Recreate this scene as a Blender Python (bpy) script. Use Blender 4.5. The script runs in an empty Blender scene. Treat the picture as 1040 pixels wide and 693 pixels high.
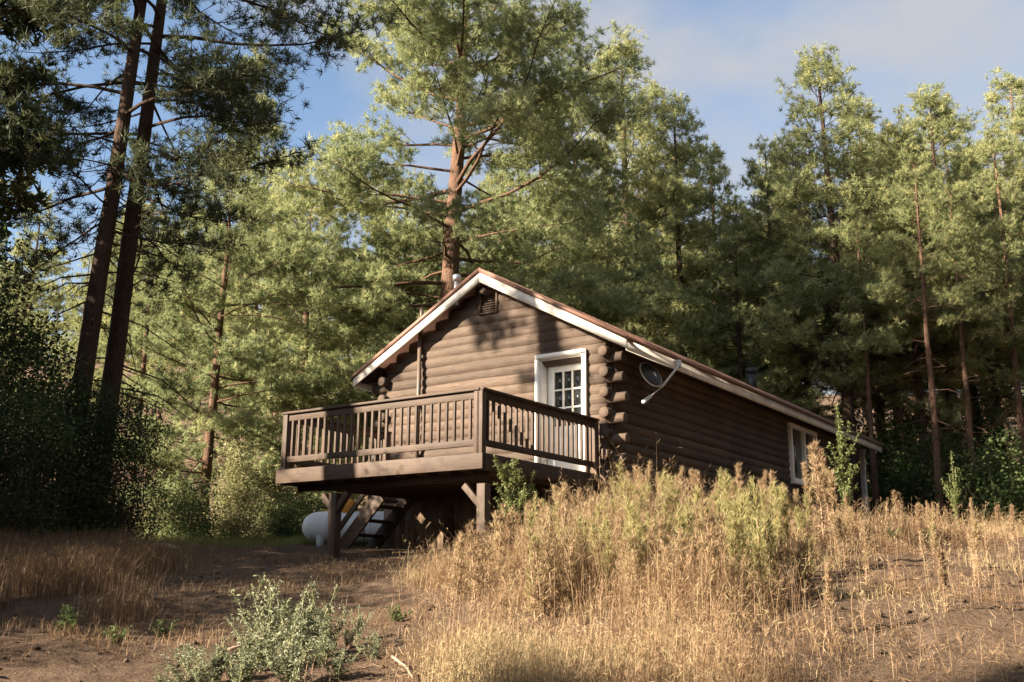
import bpy, math, random
import numpy as np
from mathutils import Matrix, Vector
R = math.radians
C = bpy.context.scene.collection
sc = bpy.context.scene
rng = np.random.default_rng(7)

# ------------------------------------------------------------------ camera constants (metres, eye at the origin)
F, PITCH, ROLL = 1047.0, R(13.632), 0.0057
AZ = R(34.37)                                   # heading of the cabin's long axis
W2 = np.array([math.cos(AZ), -math.sin(AZ)]); L2 = np.array([math.sin(AZ), math.cos(AZ)])
C2 = np.array([-0.413, 14.0])                   # corner of the deck nearest to the viewer

def ray(u, v):
    X, Y = u-520.0, v-346.5
    X, Y = X*math.cos(-ROLL)-Y*math.sin(-ROLL), X*math.sin(-ROLL)+Y*math.cos(-ROLL)
    x, y = X/F, -Y/F
    return np.array([x, math.cos(PITCH)-y*math.sin(PITCH), math.sin(PITCH)+y*math.cos(PITCH)])
def at(u, v, Y):
    r = ray(u, v); return r*(Y/r[1])
def wsz(w, s, z):
    p = C2+W2*w+L2*s
    return Vector((p[0], p[1], z))

# ------------------------------------------------------------------ terrain
def sstep(a, b, x):
    t = np.clip((x-a)/(b-a), 0, 1); return t*t*(3-2*t)
def vnoise(x, y, seed=0):
    xi = np.floor(x).astype(np.int64); yi = np.floor(y).astype(np.int64); fx = x-xi; fy = y-yi
    fx = fx*fx*(3-2*fx); fy = fy*fy*(3-2*fy)
    def h(a, b):
        n = (a*374761393+b*668265263+seed*974711) & 0x7fffffff
        n = ((n ^ (n >> 13))*1274126177) & 0x7fffffff
        return ((n ^ (n >> 16)) & 0xffff)/65535.0
    return (h(xi, yi)*(1-fx)+h(xi+1, yi)*fx)*(1-fy)+(h(xi, yi+1)*(1-fx)+h(xi+1, yi+1)*fx)*fy
def ground(x, y):
    x = np.asarray(x, float); y = np.asarray(y, float)
    zl = -1.26+0.1125*np.minimum(y, 16.0)+0.055*np.clip(y-16, 0, 1e9)
    a = -1.5+0.178*y; b = 0.62+0.02*(y-12.3)
    k = 0.12; hh = np.clip(0.5+0.5*(b-a)/k, 0, 1)
    zr = b*(1-hh)+a*hh-k*hh*(1-hh)
    w = sstep(-1.8, 1.6, x)
    z = zl*(1-w)+zr*w
    z = z+0.10*np.clip(y-24, 0, 18)*sstep(24, 34, y)+0.20*np.clip(y-42, 0, 1e9)
    z = np.where(y < 0, -1.35+0.02*y, z)
    n = (vnoise(x*0.8, y*0.8, 1)-.5)*0.16+(vnoise(x*2.3, y*2.3, 2)-.5)*0.07+(vnoise(x*7, y*7, 3)-.5)*0.03+(vnoise(x*13, y*13, 4)-.5)*0.03
    near = 1-0.75*np.exp(-(((x+1.0)/4.5)**2+((y-16.5)/3.5)**2))
    return z+n*near
def gz(x, y): return float(ground(np.array([x]), np.array([y]))[0])

# ------------------------------------------------------------------ mesh helpers
class MB:
    """collects shapes for ONE mesh"""
    def __init__(s): s.v = []; s.f = []; s.n = 0; s.t = []
    def add(s, V, Fc, tint=None):
        V = np.asarray(V, float).reshape(-1, 3)
        s.v.append(V)
        for arr in (Fc if isinstance(Fc, list) else [Fc]):
            s.f.append(np.asarray(arr, np.int64)+s.n)
        s.n += len(V)
        if tint is None: tint = np.full(len(V), .5)
        s.t.append(np.broadcast_to(np.asarray(tint, float), (len(V),)))
    def box(s, c, d, rot=None):
        c = np.array(c, float); h = np.array(d, float)/2
        V = np.array([[x, y, z] for x in (-1, 1) for y in (-1, 1) for z in (-1, 1)])*h
        if rot is not None: V = V@np.array(rot).T
        s.add(V+c, np.array([[0, 1, 3, 2], [4, 6, 7, 5], [0, 4, 5, 1], [2, 3, 7, 6], [0, 2, 6, 4], [1, 5, 7, 3]]))
    def bar(s, a, b, w, h, up=(0, 0, 1)):
        a = np.array(a, float); b = np.array(b, float); d = b-a; l = np.linalg.norm(d); d = d/l
        up = np.array(up, float); side = np.cross(d, up); side /= np.linalg.norm(side); u2 = np.cross(side, d)
        s.box((a+b)/2, (l, w, h), np.stack([d, side, u2], 1))
    def tube(s, P, rad, n=8, cap=True, tint=None):
        P = np.asarray(P, float); m = len(P); rad = np.broadcast_to(np.asarray(rad, float), (m,))
        T = np.gradient(P, axis=0); T /= np.linalg.norm(T, axis=1)[:, None]+1e-12
        ref = np.array([0, 0, 1.0]) if abs(T[0][2]) < .9 else np.array([1.0, 0, 0])
        N = np.cross(T, ref); N /= np.linalg.norm(N, axis=1)[:, None]+1e-12; B = np.cross(T, N)
        ang = np.arange(n)*2*math.pi/n
        V = P[:, None]+rad[:, None, None]*(np.cos(ang)[None, :, None]*N[:, None]+np.sin(ang)[None, :, None]*B[:, None])
        i = np.arange(m-1)[:, None]*n; j = np.arange(n)[None]; k = (np.arange(n)+1) % n
        Q = np.stack([i+j, i+k[None], i+n+k[None], i+n+j], -1).reshape(-1, 4)
        fs = [Q]
        V = V.reshape(-1, 3)
        if cap:
            V = np.concatenate([V, P[:1], P[-1:]])
            a = m*n; b = a+1; e = (m-1)*n
            fs += [np.stack([np.full(n, a), k, np.arange(n)], 1), np.stack([np.full(n, b), e+np.arange(n), e+k], 1)]
        s.add(V, fs, tint)
    def build(s, name, mat, parent=None, smooth=False, bevel=0, tint=False):
        me = bpy.data.meshes.new(name)
        V = np.concatenate(s.v).astype(np.float32)
        sizes = np.concatenate([np.full(len(a), a.shape[1], np.int32) for a in s.f])
        loops = np.concatenate([a.ravel() for a in s.f]).astype(np.int32)
        starts = np.concatenate([[0], np.cumsum(sizes)[:-1]]).astype(np.int32)
        me.vertices.add(len(V)); me.vertices.foreach_set('co', V.ravel())
        me.loops.add(len(loops)); me.loops.foreach_set('vertex_index', loops)
        me.polygons.add(len(sizes)); me.polygons.foreach_set('loop_start', starts); me.polygons.foreach_set('loop_total', sizes)
        if smooth: me.polygons.foreach_set('use_smooth', np.ones(len(sizes), bool))
        if tint:
            at_ = me.attributes.new('tint', 'FLOAT', 'POINT'); at_.data.foreach_set('value', np.concatenate(s.t).astype(np.float32))
        me.update(calc_edges=True)
        me.materials.append(mat)
        o = bpy.data.objects.new(name, me); C.objects.link(o); o.parent = parent
        if bevel:
            m = o.modifiers.new('bevel', 'BEVEL'); m.width = bevel; m.segments = 2; m.limit_method = 'ANGLE'
        return o

def empty(name, loc=(0, 0, 0), rz=0, parent=None):
    o = bpy.data.objects.new(name, None); C.objects.link(o); o.location = loc; o.rotation_euler = (0, 0, rz); o.parent = parent
    o.empty_display_size = .2
    return o
def tag(o, label=None, cat=None, group=None, kind=None):
    for k, v in (('label', label), ('category', cat), ('group', group), ('kind', kind)):
        if v: o[k] = v
    return o
def copy_tree(o, parent=None):
    c = o.copy(); C.objects.link(c); c.parent = parent
    for ch in list(o.children): copy_tree(ch, c)
    return c

# ------------------------------------------------------------------ materials
def mat(name):
    m = bpy.data.materials.new(name); m.use_nodes = True; nt = m.node_tree
    return m, nt, nt.nodes['Principled BSDF'], nt.nodes['Material Output']
def nd(nt, t, **k):
    n = nt.nodes.new(t)
    for a, b in k.items(): setattr(n, a, b)
    return n
def ramp(nt, stops, src):
    r = nd(nt, 'ShaderNodeValToRGB'); e = r.color_ramp.elements
    while len(e) < len(stops): e.new(.5)
    for i, (p, c) in enumerate(stops): e[i].position = p; e[i].color = (*c, 1)
    nt.links.new(src, r.inputs[0]); return r
def noise(nt, scale, detail=4, vec=None, rough=.6):
    n = nd(nt, 'ShaderNodeTexNoise'); n.inputs['Scale'].default_value = scale; n.inputs['Detail'].default_value = detail; n.inputs['Roughness'].default_value = rough
    if vec is not None: nt.links.new(vec, n.inputs['Vector'])
    return n
def coords(nt, scale=(1, 1, 1)):
    tc = nd(nt, 'ShaderNodeTexCoord'); mp = nd(nt, 'ShaderNodeMapping'); mp.inputs['Scale'].default_value = scale
    nt.links.new(tc.outputs['Object'], mp.inputs['Vector']); return mp.outputs[0]
def bump(nt, p, h, dist, strength=.6):
    b = nd(nt, 'ShaderNodeBump'); b.inputs['Distance'].default_value = dist; b.inputs['Strength'].default_value = strength
    nt.links.new(h, b.inputs['Height']); nt.links.new(b.outputs[0], p.inputs['Normal'])

def wood(name, c0, c1, c2, scale, rough=.75, bd=.006, logs=False):
    m, nt, p, _ = mat(name)
    v = coords(nt, scale); n = noise(nt, 6, 7, v, .65)
    v2 = coords(nt); n2 = noise(nt, 1.3, 3, v2)
    mx = nd(nt, 'ShaderNodeMath', operation='MULTIPLY_ADD'); mx.inputs[1].default_value = .55
    nt.links.new(n.outputs[0], mx.inputs[0])
    m2 = nd(nt, 'ShaderNodeMath', operation='MULTIPLY'); m2.inputs[1].default_value = .45; nt.links.new(n2.outputs[0], m2.inputs[0]); nt.links.new(m2.outputs[0], mx.inputs[2])
    r = ramp(nt, [(.32, c0), (.5, c1), (.68, c2)], mx.outputs[0])
    # drying cracks and worn streaks that run with the grain, blotches of faded stain, a shade of its own for every log or board
    v3 = coords(nt, tuple(q*(.9 if q < 1 else 2.2) for q in scale)); n3 = noise(nt, 5, 3, v3, .5); ck = ramp(nt, [(.33, (.42, .4, .38)), (.40, (1, 1, 1))], n3.outputs[0])
    n4 = noise(nt, .75, 5, v2, .7); bl = ramp(nt, [(.34, (.72, .7, .68)), (.5, (1, 1, 1)), (.66, (1.28, 1.24, 1.2))], n4.outputs[0])
    if logs:
        at_ = nd(nt, 'ShaderNodeAttribute', attribute_name='tint'); src = at_.outputs['Fac']
    else:
        at_ = nd(nt, 'ShaderNodeObjectInfo'); src = at_.outputs['Random']
    pl_ = ramp(nt, [(0, (.78, .77, .76)), (1, (1.22, 1.2, 1.18))], src); cur = r.outputs[0]
    for extra in (ck, bl, pl_):
        m_ = nd(nt, 'ShaderNodeMix', data_type='RGBA', blend_type='MULTIPLY'); m_.inputs[0].default_value = 1; m_.clamp_result = False
        nt.links.new(cur, m_.inputs[6]); nt.links.new(extra.outputs[0], m_.inputs[7]); cur = m_.outputs[2]
    nt.links.new(cur, p.inputs['Base Color'])
    p.inputs['Roughness'].default_value = rough; p.inputs['Specular IOR Level'].default_value = .25
    bump(nt, p, n.outputs[0], bd); return m
def plain(name, col, rough=.5, metal=0, var=.12, scale=6, spec=.4, bd=0):
    m, nt, p, _ = mat(name); v = coords(nt); n = noise(nt, scale, 5, v)
    c = np.array(col); r = ramp(nt, [(.3, tuple(c*(1-var))), (.7, tuple(np.minimum(c*(1+var), .95)))], n.outputs[0])
    nt.links.new(r.outputs[0], p.inputs['Base Color']); p.inputs['Roughness'].default_value = rough; p.inputs['Metallic'].default_value = metal
    p.inputs['Specular IOR Level'].default_value = spec
    if bd: bump(nt, p, n.outputs[0], bd)
    return m
def leafmat(name, stops, trans=.35, rough=.6, spec=.25):
    m, nt, p, out = mat(name)
    a = nd(nt, 'ShaderNodeAttribute', attribute_name='tint'); oi = nd(nt, 'ShaderNodeObjectInfo')
    ad = nd(nt, 'ShaderNodeMath', operation='MULTIPLY_ADD'); ad.inputs[1].default_value = .22; ad.use_clamp = True
    sb = nd(nt, 'ShaderNodeMath', operation='SUBTRACT'); sb.inputs[1].default_value = .11
    nt.links.new(oi.outputs['Random'], ad.inputs[0]); nt.links.new(a.outputs['Fac'], ad.inputs[2]); nt.links.new(ad.outputs[0], sb.inputs[0])
    r = ramp(nt, stops, sb.outputs[0]); nt.links.new(r.outputs[0], p.inputs['Base Color'])
    p.inputs['Roughness'].default_value = rough; p.inputs['Specular IOR Level'].default_value = spec
    t = nd(nt, 'ShaderNodeBsdfTranslucent'); nt.links.new(r.outputs[0], t.inputs[0])
    mx = nd(nt, 'ShaderNodeMixShader'); mx.inputs[0].default_value = trans
    nt.links.new(p.outputs[0], mx.inputs[1]); nt.links.new(t.outputs[0], mx.inputs[2]); nt.links.new(mx.outputs[0], out.inputs[0])
    return m
def barkmat(name, c0, c1, c2):
    m, nt, p, _ = mat(name); v = coords(nt, (5, 5, 1.3))
    vo = nd(nt, 'ShaderNodeTexVoronoi', feature='DISTANCE_TO_EDGE'); vo.inputs['Scale'].default_value = 2.2
    wn = noise(nt, 3, 4, v); ad = nd(nt, 'ShaderNodeVectorMath', operation='ADD'); nt.links.new(v, ad.inputs[0]); nt.links.new(wn.outputs['Color'], ad.inputs[1])
    nt.links.new(ad.outputs[0], vo.inputs['Vector'])
    n = noise(nt, 7, 5, v)
    r0 = ramp(nt, [(0.0, c0), (.18, c1)], vo.outputs[0]); r1 = ramp(nt, [(.35, c1), (.65, c2)], n.outputs[0])
    mx = nd(nt, 'ShaderNodeMix', data_type='RGBA'); mx.inputs[0].default_value = .5
    nt.links.new(r0.outputs[0], mx.inputs[6]); nt.links.new(r1.outputs[0], mx.inputs[7]); nt.links.new(mx.outputs[2], p.inputs['Base Color'])
    p.inputs['Roughness'].default_value = .9; p.inputs['Specular IOR Level'].default_value = .1
    bump(nt, p, vo.outputs[0], .06, .9); return m

LOGX = wood('log_stain', (.05, .035, .026), (.077, .054, .0395), (.106, .076, .056), (.5, 6, 6), logs=True)
LOGY = wood('log_stain_side', (.05, .035, .026), (.077, .054, .0395), (.106, .076, .056), (6, .5, 6), logs=True)
DECKX = wood('deck_paint', (.05, .034, .025), (.07, .048, .035), (.092, .064, .048), (.6, 8, 8), .65, .003)
DECKY = wood('deck_paint_side', (.05, .034, .025), (.07, .048, .035), (.092, .064, .048), (8, .6, 8), .65, .003)
DECKZ = wood('deck_paint_upright', (.05, .034, .025), (.07, .048, .035), (.092, .064, .048), (8, 8, .6), .65, .003)
SKIRT = wood('skirt_boards', (.15, .1, .065), (.22, .155, .105), (.28, .2, .14), (8, 8, .7), .85)
WHITE = plain('white_paint', (.78, .75, .69), .45, var=.06, scale=3)
FASCIA = plain('fascia_paint', (.66, .62, .56), .55, var=.24, scale=2.2)
ROOF = plain('roof_sheet', (.16, .085, .06), .55, var=.25, scale=4)
GLASS = plain('dark_glass', (.02, .022, .024), .06, var=.02, spec=.6)
PIPEM = plain('painted_pipe', (.1, .07, .052), .5, var=.15)
BLACK = plain('black_pipe', (.018, .018, .02), .5)
STEEL = plain('galvanised_steel', (.55, .56, .57), .35, .8)
BRASS = plain('brass', (.5, .36, .14), .3, 1)
DISHM = plain('dish_grey', (.035, .035, .042), .45)
PALEM = plain('pale_grey_paint', (.5, .5, .48), .5)
TANKM = plain('tank_white', (.74, .74, .72), .4, var=.06, scale=2)
ORANGE = plain('orange_lid', (.75, .3, .05), .5)
GREYWOOD = plain('weathered_grey_wood', (.4, .39, .37), .8, var=.2)
BARK = barkmat('pine_bark', (.04, .026, .019), (.125, .074, .05), (.22, .135, .095))
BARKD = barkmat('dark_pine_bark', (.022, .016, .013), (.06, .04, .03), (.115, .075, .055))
TWIG = plain('twig_bark', (.14, .095, .07), .9, var=.3)
DTWIG = plain('oak_bark', (.06, .045, .036), .9, var=.3)
DRYST = plain('dry_stalk', (.3, .2, .12), .8, var=.25)
PALETWIG = plain('dead_branch', (.32, .23, .17), .9, var=.3)
NEED = leafmat('pine_needles', [(0, (.13, .155, .065)), (.5, (.265, .31, .15)), (.88, (.42, .43, .21)), (1, (.36, .25, .12))], .52)
NEEDR = leafmat('pine_needles_olive', [(0, (.135, .15, .062)), (.5, (.272, .302, .142)), (.88, (.41, .4, .18)), (1, (.34, .24, .12))], .52)
NEEDD = leafmat('pine_needles_shaded', [(0, (.03, .042, .021)), (.5, (.07, .086, .04)), (1, (.15, .155, .065))])  # darker copy of the needles: shade on the twin pines put into the colour
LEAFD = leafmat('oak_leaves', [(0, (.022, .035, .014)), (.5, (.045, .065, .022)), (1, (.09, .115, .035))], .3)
LEAFG = leafmat('green_leaves', [(0, (.04, .06, .02)), (.5, (.085, .125, .04)), (1, (.15, .185, .065))], .4)
LEAFY = leafmat('yellow_leaves', [(0, (.13, .135, .06)), (.5, (.26, .255, .12)), (1, (.38, .36, .19))], .4)
SAGE = leafmat('sage_leaves', [(0, (.09, .105, .055)), (.5, (.175, .192, .115)), (1, (.28, .29, .19))], .25)
STRAW = leafmat('dry_straw', [(0, (.13, .078, .042)), (.35, (.235, .15, .083)), (.65, (.34, .235, .135)), (.85, (.42, .315, .19)), (1, (.25, .245, .1))], .3)
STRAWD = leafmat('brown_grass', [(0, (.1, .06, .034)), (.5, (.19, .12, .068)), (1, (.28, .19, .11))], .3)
PLUME = leafmat('dry_plume', [(0, (.19, .115, .07)), (.5, (.3, .21, .125)), (1, (.36, .3, .15))], .3)
GRASSG = leafmat('green_grass', [(0, (.1, .11, .035)), (.5, (.19, .2, .06)), (1, (.33, .3, .11))], .35)
STALK = plain('green_stalk', (.26, .26, .13), .7, var=.2)

# ground
m, nt, p, _ = mat('dry_earth'); v = coords(nt)
n1 = noise(nt, .9, 5, v); n2 = noise(nt, 9, 8, v, .7); n3 = noise(nt, 45, 4, v, .7)
r1 = ramp(nt, [(.3, (.1, .066, .045)), (.5, (.145, .099, .068)), (.7, (.19, .134, .094))], n1.outputs[0])
r2 = ramp(nt, [(.3, (.06, .039, .027)), (.5, (.145, .099, .068)), (.72, (.225, .165, .118))], n2.outputs[0])
mx = nd(nt, 'ShaderNodeMix', data_type='RGBA'); mx.inputs[0].default_value = .55
nt.links.new(r1.outputs[0], mx.inputs[6]); nt.links.new(r2.outputs[0], mx.inputs[7])
r3 = ramp(nt, [(.36, (.55, .5, .45)), (.5, (1, 1, 1)), (.68, (1.0, 1.0, 1.0))], n3.outputs[0])
mm = nd(nt, 'ShaderNodeMix', data_type='RGBA', blend_type='MULTIPLY'); mm.inputs[0].default_value = .8
nt.links.new(mx.outputs[2], mm.inputs[6]); nt.links.new(r3.outputs[0], mm.inputs[7]); nt.links.new(mm.outputs[2], p.inputs['Base Color'])
p.inputs['Roughness'].default_value = .95; p.inputs['Specular IOR Level'].default_value = .1
ad = nd(nt, 'ShaderNodeMath', operation='MULTIPLY_ADD'); ad.inputs[1].default_value = .4; nt.links.new(n3.outputs[0], ad.inputs[0]); nt.links.new(n2.outputs[0], ad.inputs[2])
bump(nt, p, ad.outputs[0], .09, 1.0); EARTH = m

xs = np.unique(np.concatenate([np.arange(-8, 9, .09), np.sign(np.linspace(-1, 1, 121))*np.abs(np.linspace(-1, 1, 121))**2.2*160]))
ys = np.unique(np.concatenate([np.arange(4, 19, .09), np.linspace(-60, 4, 40), 19+np.linspace(0, 1, 80)**1.8*190]))
gx, gy = np.meshgrid(xs, ys); g = MB(); nx, ny = len(xs), len(ys)
i, j = np.meshgrid(np.arange(nx-1), np.arange(ny-1)); q = (j*nx+i).ravel()
g.add(np.stack([gx.ravel(), gy.ravel(), ground(gx.ravel(), gy.ravel())], 1), np.stack([q, q+1, q+nx+1, q+nx], 1))
tag(g.build('ground', EARTH, smooth=True), kind='structure')

# ------------------------------------------------------------------ the cabin (local axes: x along the gable, y along the long wall)
cab = empty('log_cabin', (C2[0], C2[1], 0), -AZ)
tag(cab, 'dark brown log cabin with pale fascia boards under a low gable roof', 'cabin')
S0, XL, XR, XM, Y1 = 3.30, -4.72, 0.24, -2.24, 16.4     # gable plane, wall faces, ridge, end of the long wall
EZ, PZ, EL, ER, SF = 3.93, 5.56, -5.20, 0.70, 2.98       # eave and peak heights, eave edges, front edge of the roof
YE = 17.75
SL = (PZ-EZ)/(XM-EL)
def roofz(x): return PZ-SL*abs(x-XM)
wr = random.Random(3)
PIT = .17
front = MB(); k = 0; z = 1.72
DX0, DX1, DZ0, DZ1 = -1.14, -.28, 1.8, 3.87
VX0, VX1, VZ0, VZ1 = -2.45, -2.04, 4.85, 5.3
while z < PZ-.25:
    long_ = k % 2 == 0
    under = roofz(XM)-.2-z
    hw = min((PZ-.10-z)/SL, 9)
    x0, x1 = (XL-.27, XR+.22) if long_ else (XL+.02, XR-.02)
    if long_: x0 += wr.uniform(-.03, .03); x1 += wr.uniform(-.03, .03)
    x0, x1 = max(x0, XM-hw), min(x1, XM+hw)
    segs = [(x0, x1)]
    if z < DZ1+.03: segs = [(x0, DX0), (DX1, x1)]
    if VZ0-.06 < z < VZ1+.06: segs = [(x0, VX0), (VX1, x1)]
    for a, b in segs:
        n = max(3, int((b-a)/.25))
        X = np.linspace(a, b, n); ph = wr.uniform(0, 9)
        r_ = .165+.003*np.sin(X*2.1+ph)+wr.uniform(-.004, .004)
        xa, xb = max(a, XL+.1), min(b, XR-.1)
        Xw = np.linspace(xa, xb, n); P = np.stack([Xw, S0+.125+.005*np.sin(Xw*1.3+ph), z+.004*np.sin(Xw*1.7+ph*2)], 1)
        tl = wr.random(); front.tube(P, r_, 18, tint=tl)
        for e0, e1 in ((a, XL+.3), (XR-.3, b)):
            if long_ and e1-e0 > .2 and e0 < XL+.2 or long_ and e1-e0 > .2 and e1 > XR: front.tube([(e0, S0+.055, z), (e0+.012, S0+.055, z), (e1-.012, S0+.055, z), (e1, S0+.055, z)], [.078, .09, .09, .078], 16, tint=tl)
    z += PIT; k += 1
zt = z
front.build('gable_wall', LOGX, cab, smooth=True, tint=True)
# a backing sheet behind the logs keeps light out of the joints
bk = MB(); n = 14
def gable_sheet(mb, y, t):
    V = []; prof = [(XL+.06, 1.6), (XR-.06, 1.6), (XR-.06, roofz(XR)-.1), (XM, PZ-.12), (XL+.06, roofz(XL)-.1)]
    for yy in (y, y+t): V += [(a, yy, b) for a, b in prof]
    mb.add(V, [np.array([[0, 1, 2, 3, 4]]), np.array([[9, 8, 7, 6, 5]]), np.array([[i, (i+1) % 5, (i+1) % 5+5, i+5][::-1] for i in range(5)])])
gable_sheet(bk, Y1, .12); bk.build('rear_wall', LOGX, cab)
def door_sheet():
    mb = MB(); y = S0+.07; t = .03
    for (a, b, c, d) in ((XL+.06, DX0, 1.6, 3.95), (DX1, XR-.06, 1.6, 3.95)): mb.box(((a+b)/2, y+t/2, (c+d)/2), (b-a, t, d-c))
    a, b = DX0, DX1; mb.box(((a+b)/2, y+t/2, 3.92), (b-a, t, .08))
    V = []; prof = [(XL+.2, 3.955), (XR-.2, 3.955), (XM, PZ-.16)]
    for yy in (y, y+t): V += [(p_, yy, q_) for p_, q_ in prof]
    mb.add(V, [np.array([[0, 1, 2]]), np.array([[5, 4, 3]]), np.array([[i, i+3, (i+1) % 3+3, (i+1) % 3] for i in range(3)])])
    return mb
door_sheet().build('chinking', LOGX, cab)
for X, nm in ((XR, 'long_wall'), (XL, 'far_wall')):
    sd = MB(); k = 0; z = .62; sg = 1 if X == XR else -1
    while z < roofz(X)-.03:
        odd = (round((z-1.72)/PIT)) % 2
        y0 = S0+.13
        yy = np.linspace(y0, Y1, 40); ph = wr.uniform(0, 9)
        off = 0 if odd else -.014
        P = np.stack([np.full(40, X-sg*(.125)+sg*off)+.004*np.sin(yy*1.1+ph), yy, z+.004*np.sin(yy*.9+ph)], 1); P[0, 1] = y0
        if X == XR and 2.42 < z < 3.82:
            a = P[P[:, 1] < 11.6]; b = P[P[:, 1] > 13.5]
            a = np.concatenate([a, [[X-.125, 11.6, z]]]); b = np.concatenate([[[X-.125, 13.5, z]], b])
            tl = wr.random(); sd.tube(a, .13, 18, tint=tl); sd.tube(b, .13, 18, tint=tl)
        else: sd.tube(P, .13, 18, tint=wr.random())
        if odd and z > 1.7:                                       # the round log end that passes through the corner
            ye = S0-.17+wr.uniform(-.02, .03); xc = X-sg*.088; tl = wr.random()
            sd.tube([(xc, ye, z), (xc, ye+.012, z), (xc, S0+.3, z)], [.08, .09, .09], 16, tint=tl)
        z += PIT; k += 1
    sd.build(nm, LOGY, cab, smooth=True, tint=True)
    b2 = MB(); xx = X-sg*.12
    if X == XR:
        for (a, b, c, d) in ((S0+.2, 11.6, .3, EZ-.02), (13.5, Y1, .3, EZ-.02), (11.6, 13.5, .3, 2.42), (11.6, 13.5, 3.82, EZ-.02)): b2.box((xx, (a+b)/2, (c+d)/2), (.03, b-a, d-c))
    else: b2.box((xx, (S0+.2+Y1)/2, 2.1), (.03, Y1-S0-.2, 3.6))
    b2.build('chinking', LOGY, cab)
# skirting boards below the gable
sk = MB(); x = XL+.06
while x < XR-.05:
    w = wr.uniform(.22, .3); w = min(w, XR-.05-x)
    if w > .03: sk.box((x+w/2, S0+.06+wr.uniform(-.006, .006), 1.02), (w-.012, .03, 1.2))
    x += w
sk.build('skirting', SKIRT, cab)
fl = MB(); fl.box(((XL+XR)/2, (S0+.12+Y1)/2, 1.66), (XR-XL-.3, Y1-S0-.15, .12)); fl.build('floor', DECKX, cab)
# roof: two slabs with sheet ribs, fascia boards, ridge cap
rf = MB()
for sg in (-1, 1):
    xe = EL if sg < 0 else ER; d = np.array([xe-XM, 0, EZ-PZ]); l = np.linalg.norm(d); d /= l; nrm = np.array([-d[2], 0, d[0]])*(1 if sg > 0 else -1)
    if nrm[2] < 0: nrm = -nrm
    rot = np.stack([d, [0, 1, 0], nrm], 1); dd = l+.03
    c = np.array([XM, 0, PZ])+d*dd/2
    rf.box(c+nrm*.03+np.array([0, (SF+YE)/2, 0]), (dd, YE-SF+.06, .05), rot)
    yy = SF+.2
    while yy < YE: rf.box(c+nrm*.065+np.array([0, yy, 0]), (dd-.01, .035, .026), rot); yy += .42
rfo = rf.build('roof', ROOF, cab)
fa = MB()
for sg in (-1, 1):
    xe = EL if sg < 0 else ER
    for yf in (SF-.012, YE+.012):
        V = []
        for yy in (yf-.016, yf+.016): V += [(XM, yy, PZ), (xe, yy, EZ), (xe, yy, EZ-.15), (XM, yy, PZ-.18)]
        fa.add(V, np.array([[0, 1, 2, 3], [7, 6, 5, 4], [0, 4, 5, 1], [1, 5, 6, 2], [2, 6, 7, 3], [3, 7, 4, 0]]))
    fa.box((xe-sg*.016, (SF+YE)/2, EZ-.085), (.03, YE-SF-.01, .165))
fa.build('fascia', FASCIA, rfo)
tr = MB()                                              # brown trim strip above the pale boards
for sg in (-1, 1):
    xe = EL if sg < 0 else ER
    V = []
    for yy in (SF-.05, SF-.03): V += [(XM, yy, PZ+.085), (xe+sg*.02, yy, EZ+.075), (xe+sg*.02, yy, EZ-.0), (XM, yy, PZ-.0)]
    tr.add(V, np.array([[0, 1, 2, 3], [7, 6, 5, 4], [0, 4, 5, 1], [1, 5, 6, 2], [2, 6, 7, 3], [3, 7, 4, 0]]))
    tr.box((xe+sg*.045, (SF+YE)/2, EZ+.035), (.02, YE-SF, .075))
tr.build('drip_edge', ROOF, rfo)
sf = MB()
for sg in (-1, 1):                                      # soffit boards between wall and eave
    xa = (XL-.02) if sg < 0 else XR+.02; xe = EL if sg < 0 else ER
    V = []
    for yy in (SF+.03, YE-.03): V += [(xa, yy, roofz(xa)-.06), (xe-sg*.05, yy, roofz(xe)-.05), (xe-sg*.05, yy, roofz(xe)-.03), (xa, yy, roofz(xa)-.03)]
    sf.add(V, np.array([[0, 1, 2, 3], [7, 6, 5, 4], [0, 4, 5, 1], [1, 5, 6, 2], [2, 6, 7, 3], [3, 7, 4, 0]]))
sf.build('soffit', DECKY, rfo)
rb = MB(); rb.tube([(XM-.02, SF+.09, PZ-.3), (XM-.02, S0+.3, PZ-.3)], .06, 12); rb.build('ridge_beam', LOGY, rfo, smooth=True, tint=True)
# black flue and silver cap on the roof
def onroof(u, v, w):
    r_ = ray(u, v); G = np.array([*(C2+W2*w), 0]); t = (G[:2]@W2)/(r_[:2]@W2); P = r_*t; return (w, (P[:2]-C2)@L2, P[2])
f1 = onroof(763, 374, -1.3); fm = MB(); fm.tube([(f1[0], f1[1], roofz(f1[0])-.1), (f1[0], f1[1], f1[2]-.14)], .13, 16); fm.tube([(f1[0], f1[1], f1[2]-.15), (f1[0], f1[1], f1[2])], .145, 16)
fm.build('flue_pipe', BLACK, rfo, smooth=False)
f2 = onroof(464, 279, -2.9); fm = MB(); fm.tube([(f2[0], f2[1], roofz(f2[0])-.1), (f2[0], f2[1], f2[2]-.12)], .05, 14); fm.tube([(f2[0], f2[1], f2[2]-.13), (f2[0], f2[1], f2[2]-.02), (f2[0], f2[1], f2[2])], [.075, .075, .04], 14)
fm.build('vent_cap', STEEL, rfo)
# service mast
ms = MB(); mx_ = -3.76; y_ = S0-.12
ms.tube([(mx_, y_, 1.83), (mx_, y_, 4.72)], .04, 12); ms.tube([(mx_, y_+.03, 4.9), (mx_, y_+.03, 5.2)], .038, 12)
ms.tube([(mx_, y_, 4.68), (mx_, y_, 4.74)], .055, 12)
for zz in (2.4, 3.3, 4.2): ms.box((mx_, S0-.075, zz), (.11, .05, .03))
ms.build('service_mast', PIPEM, cab, smooth=False)
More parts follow.
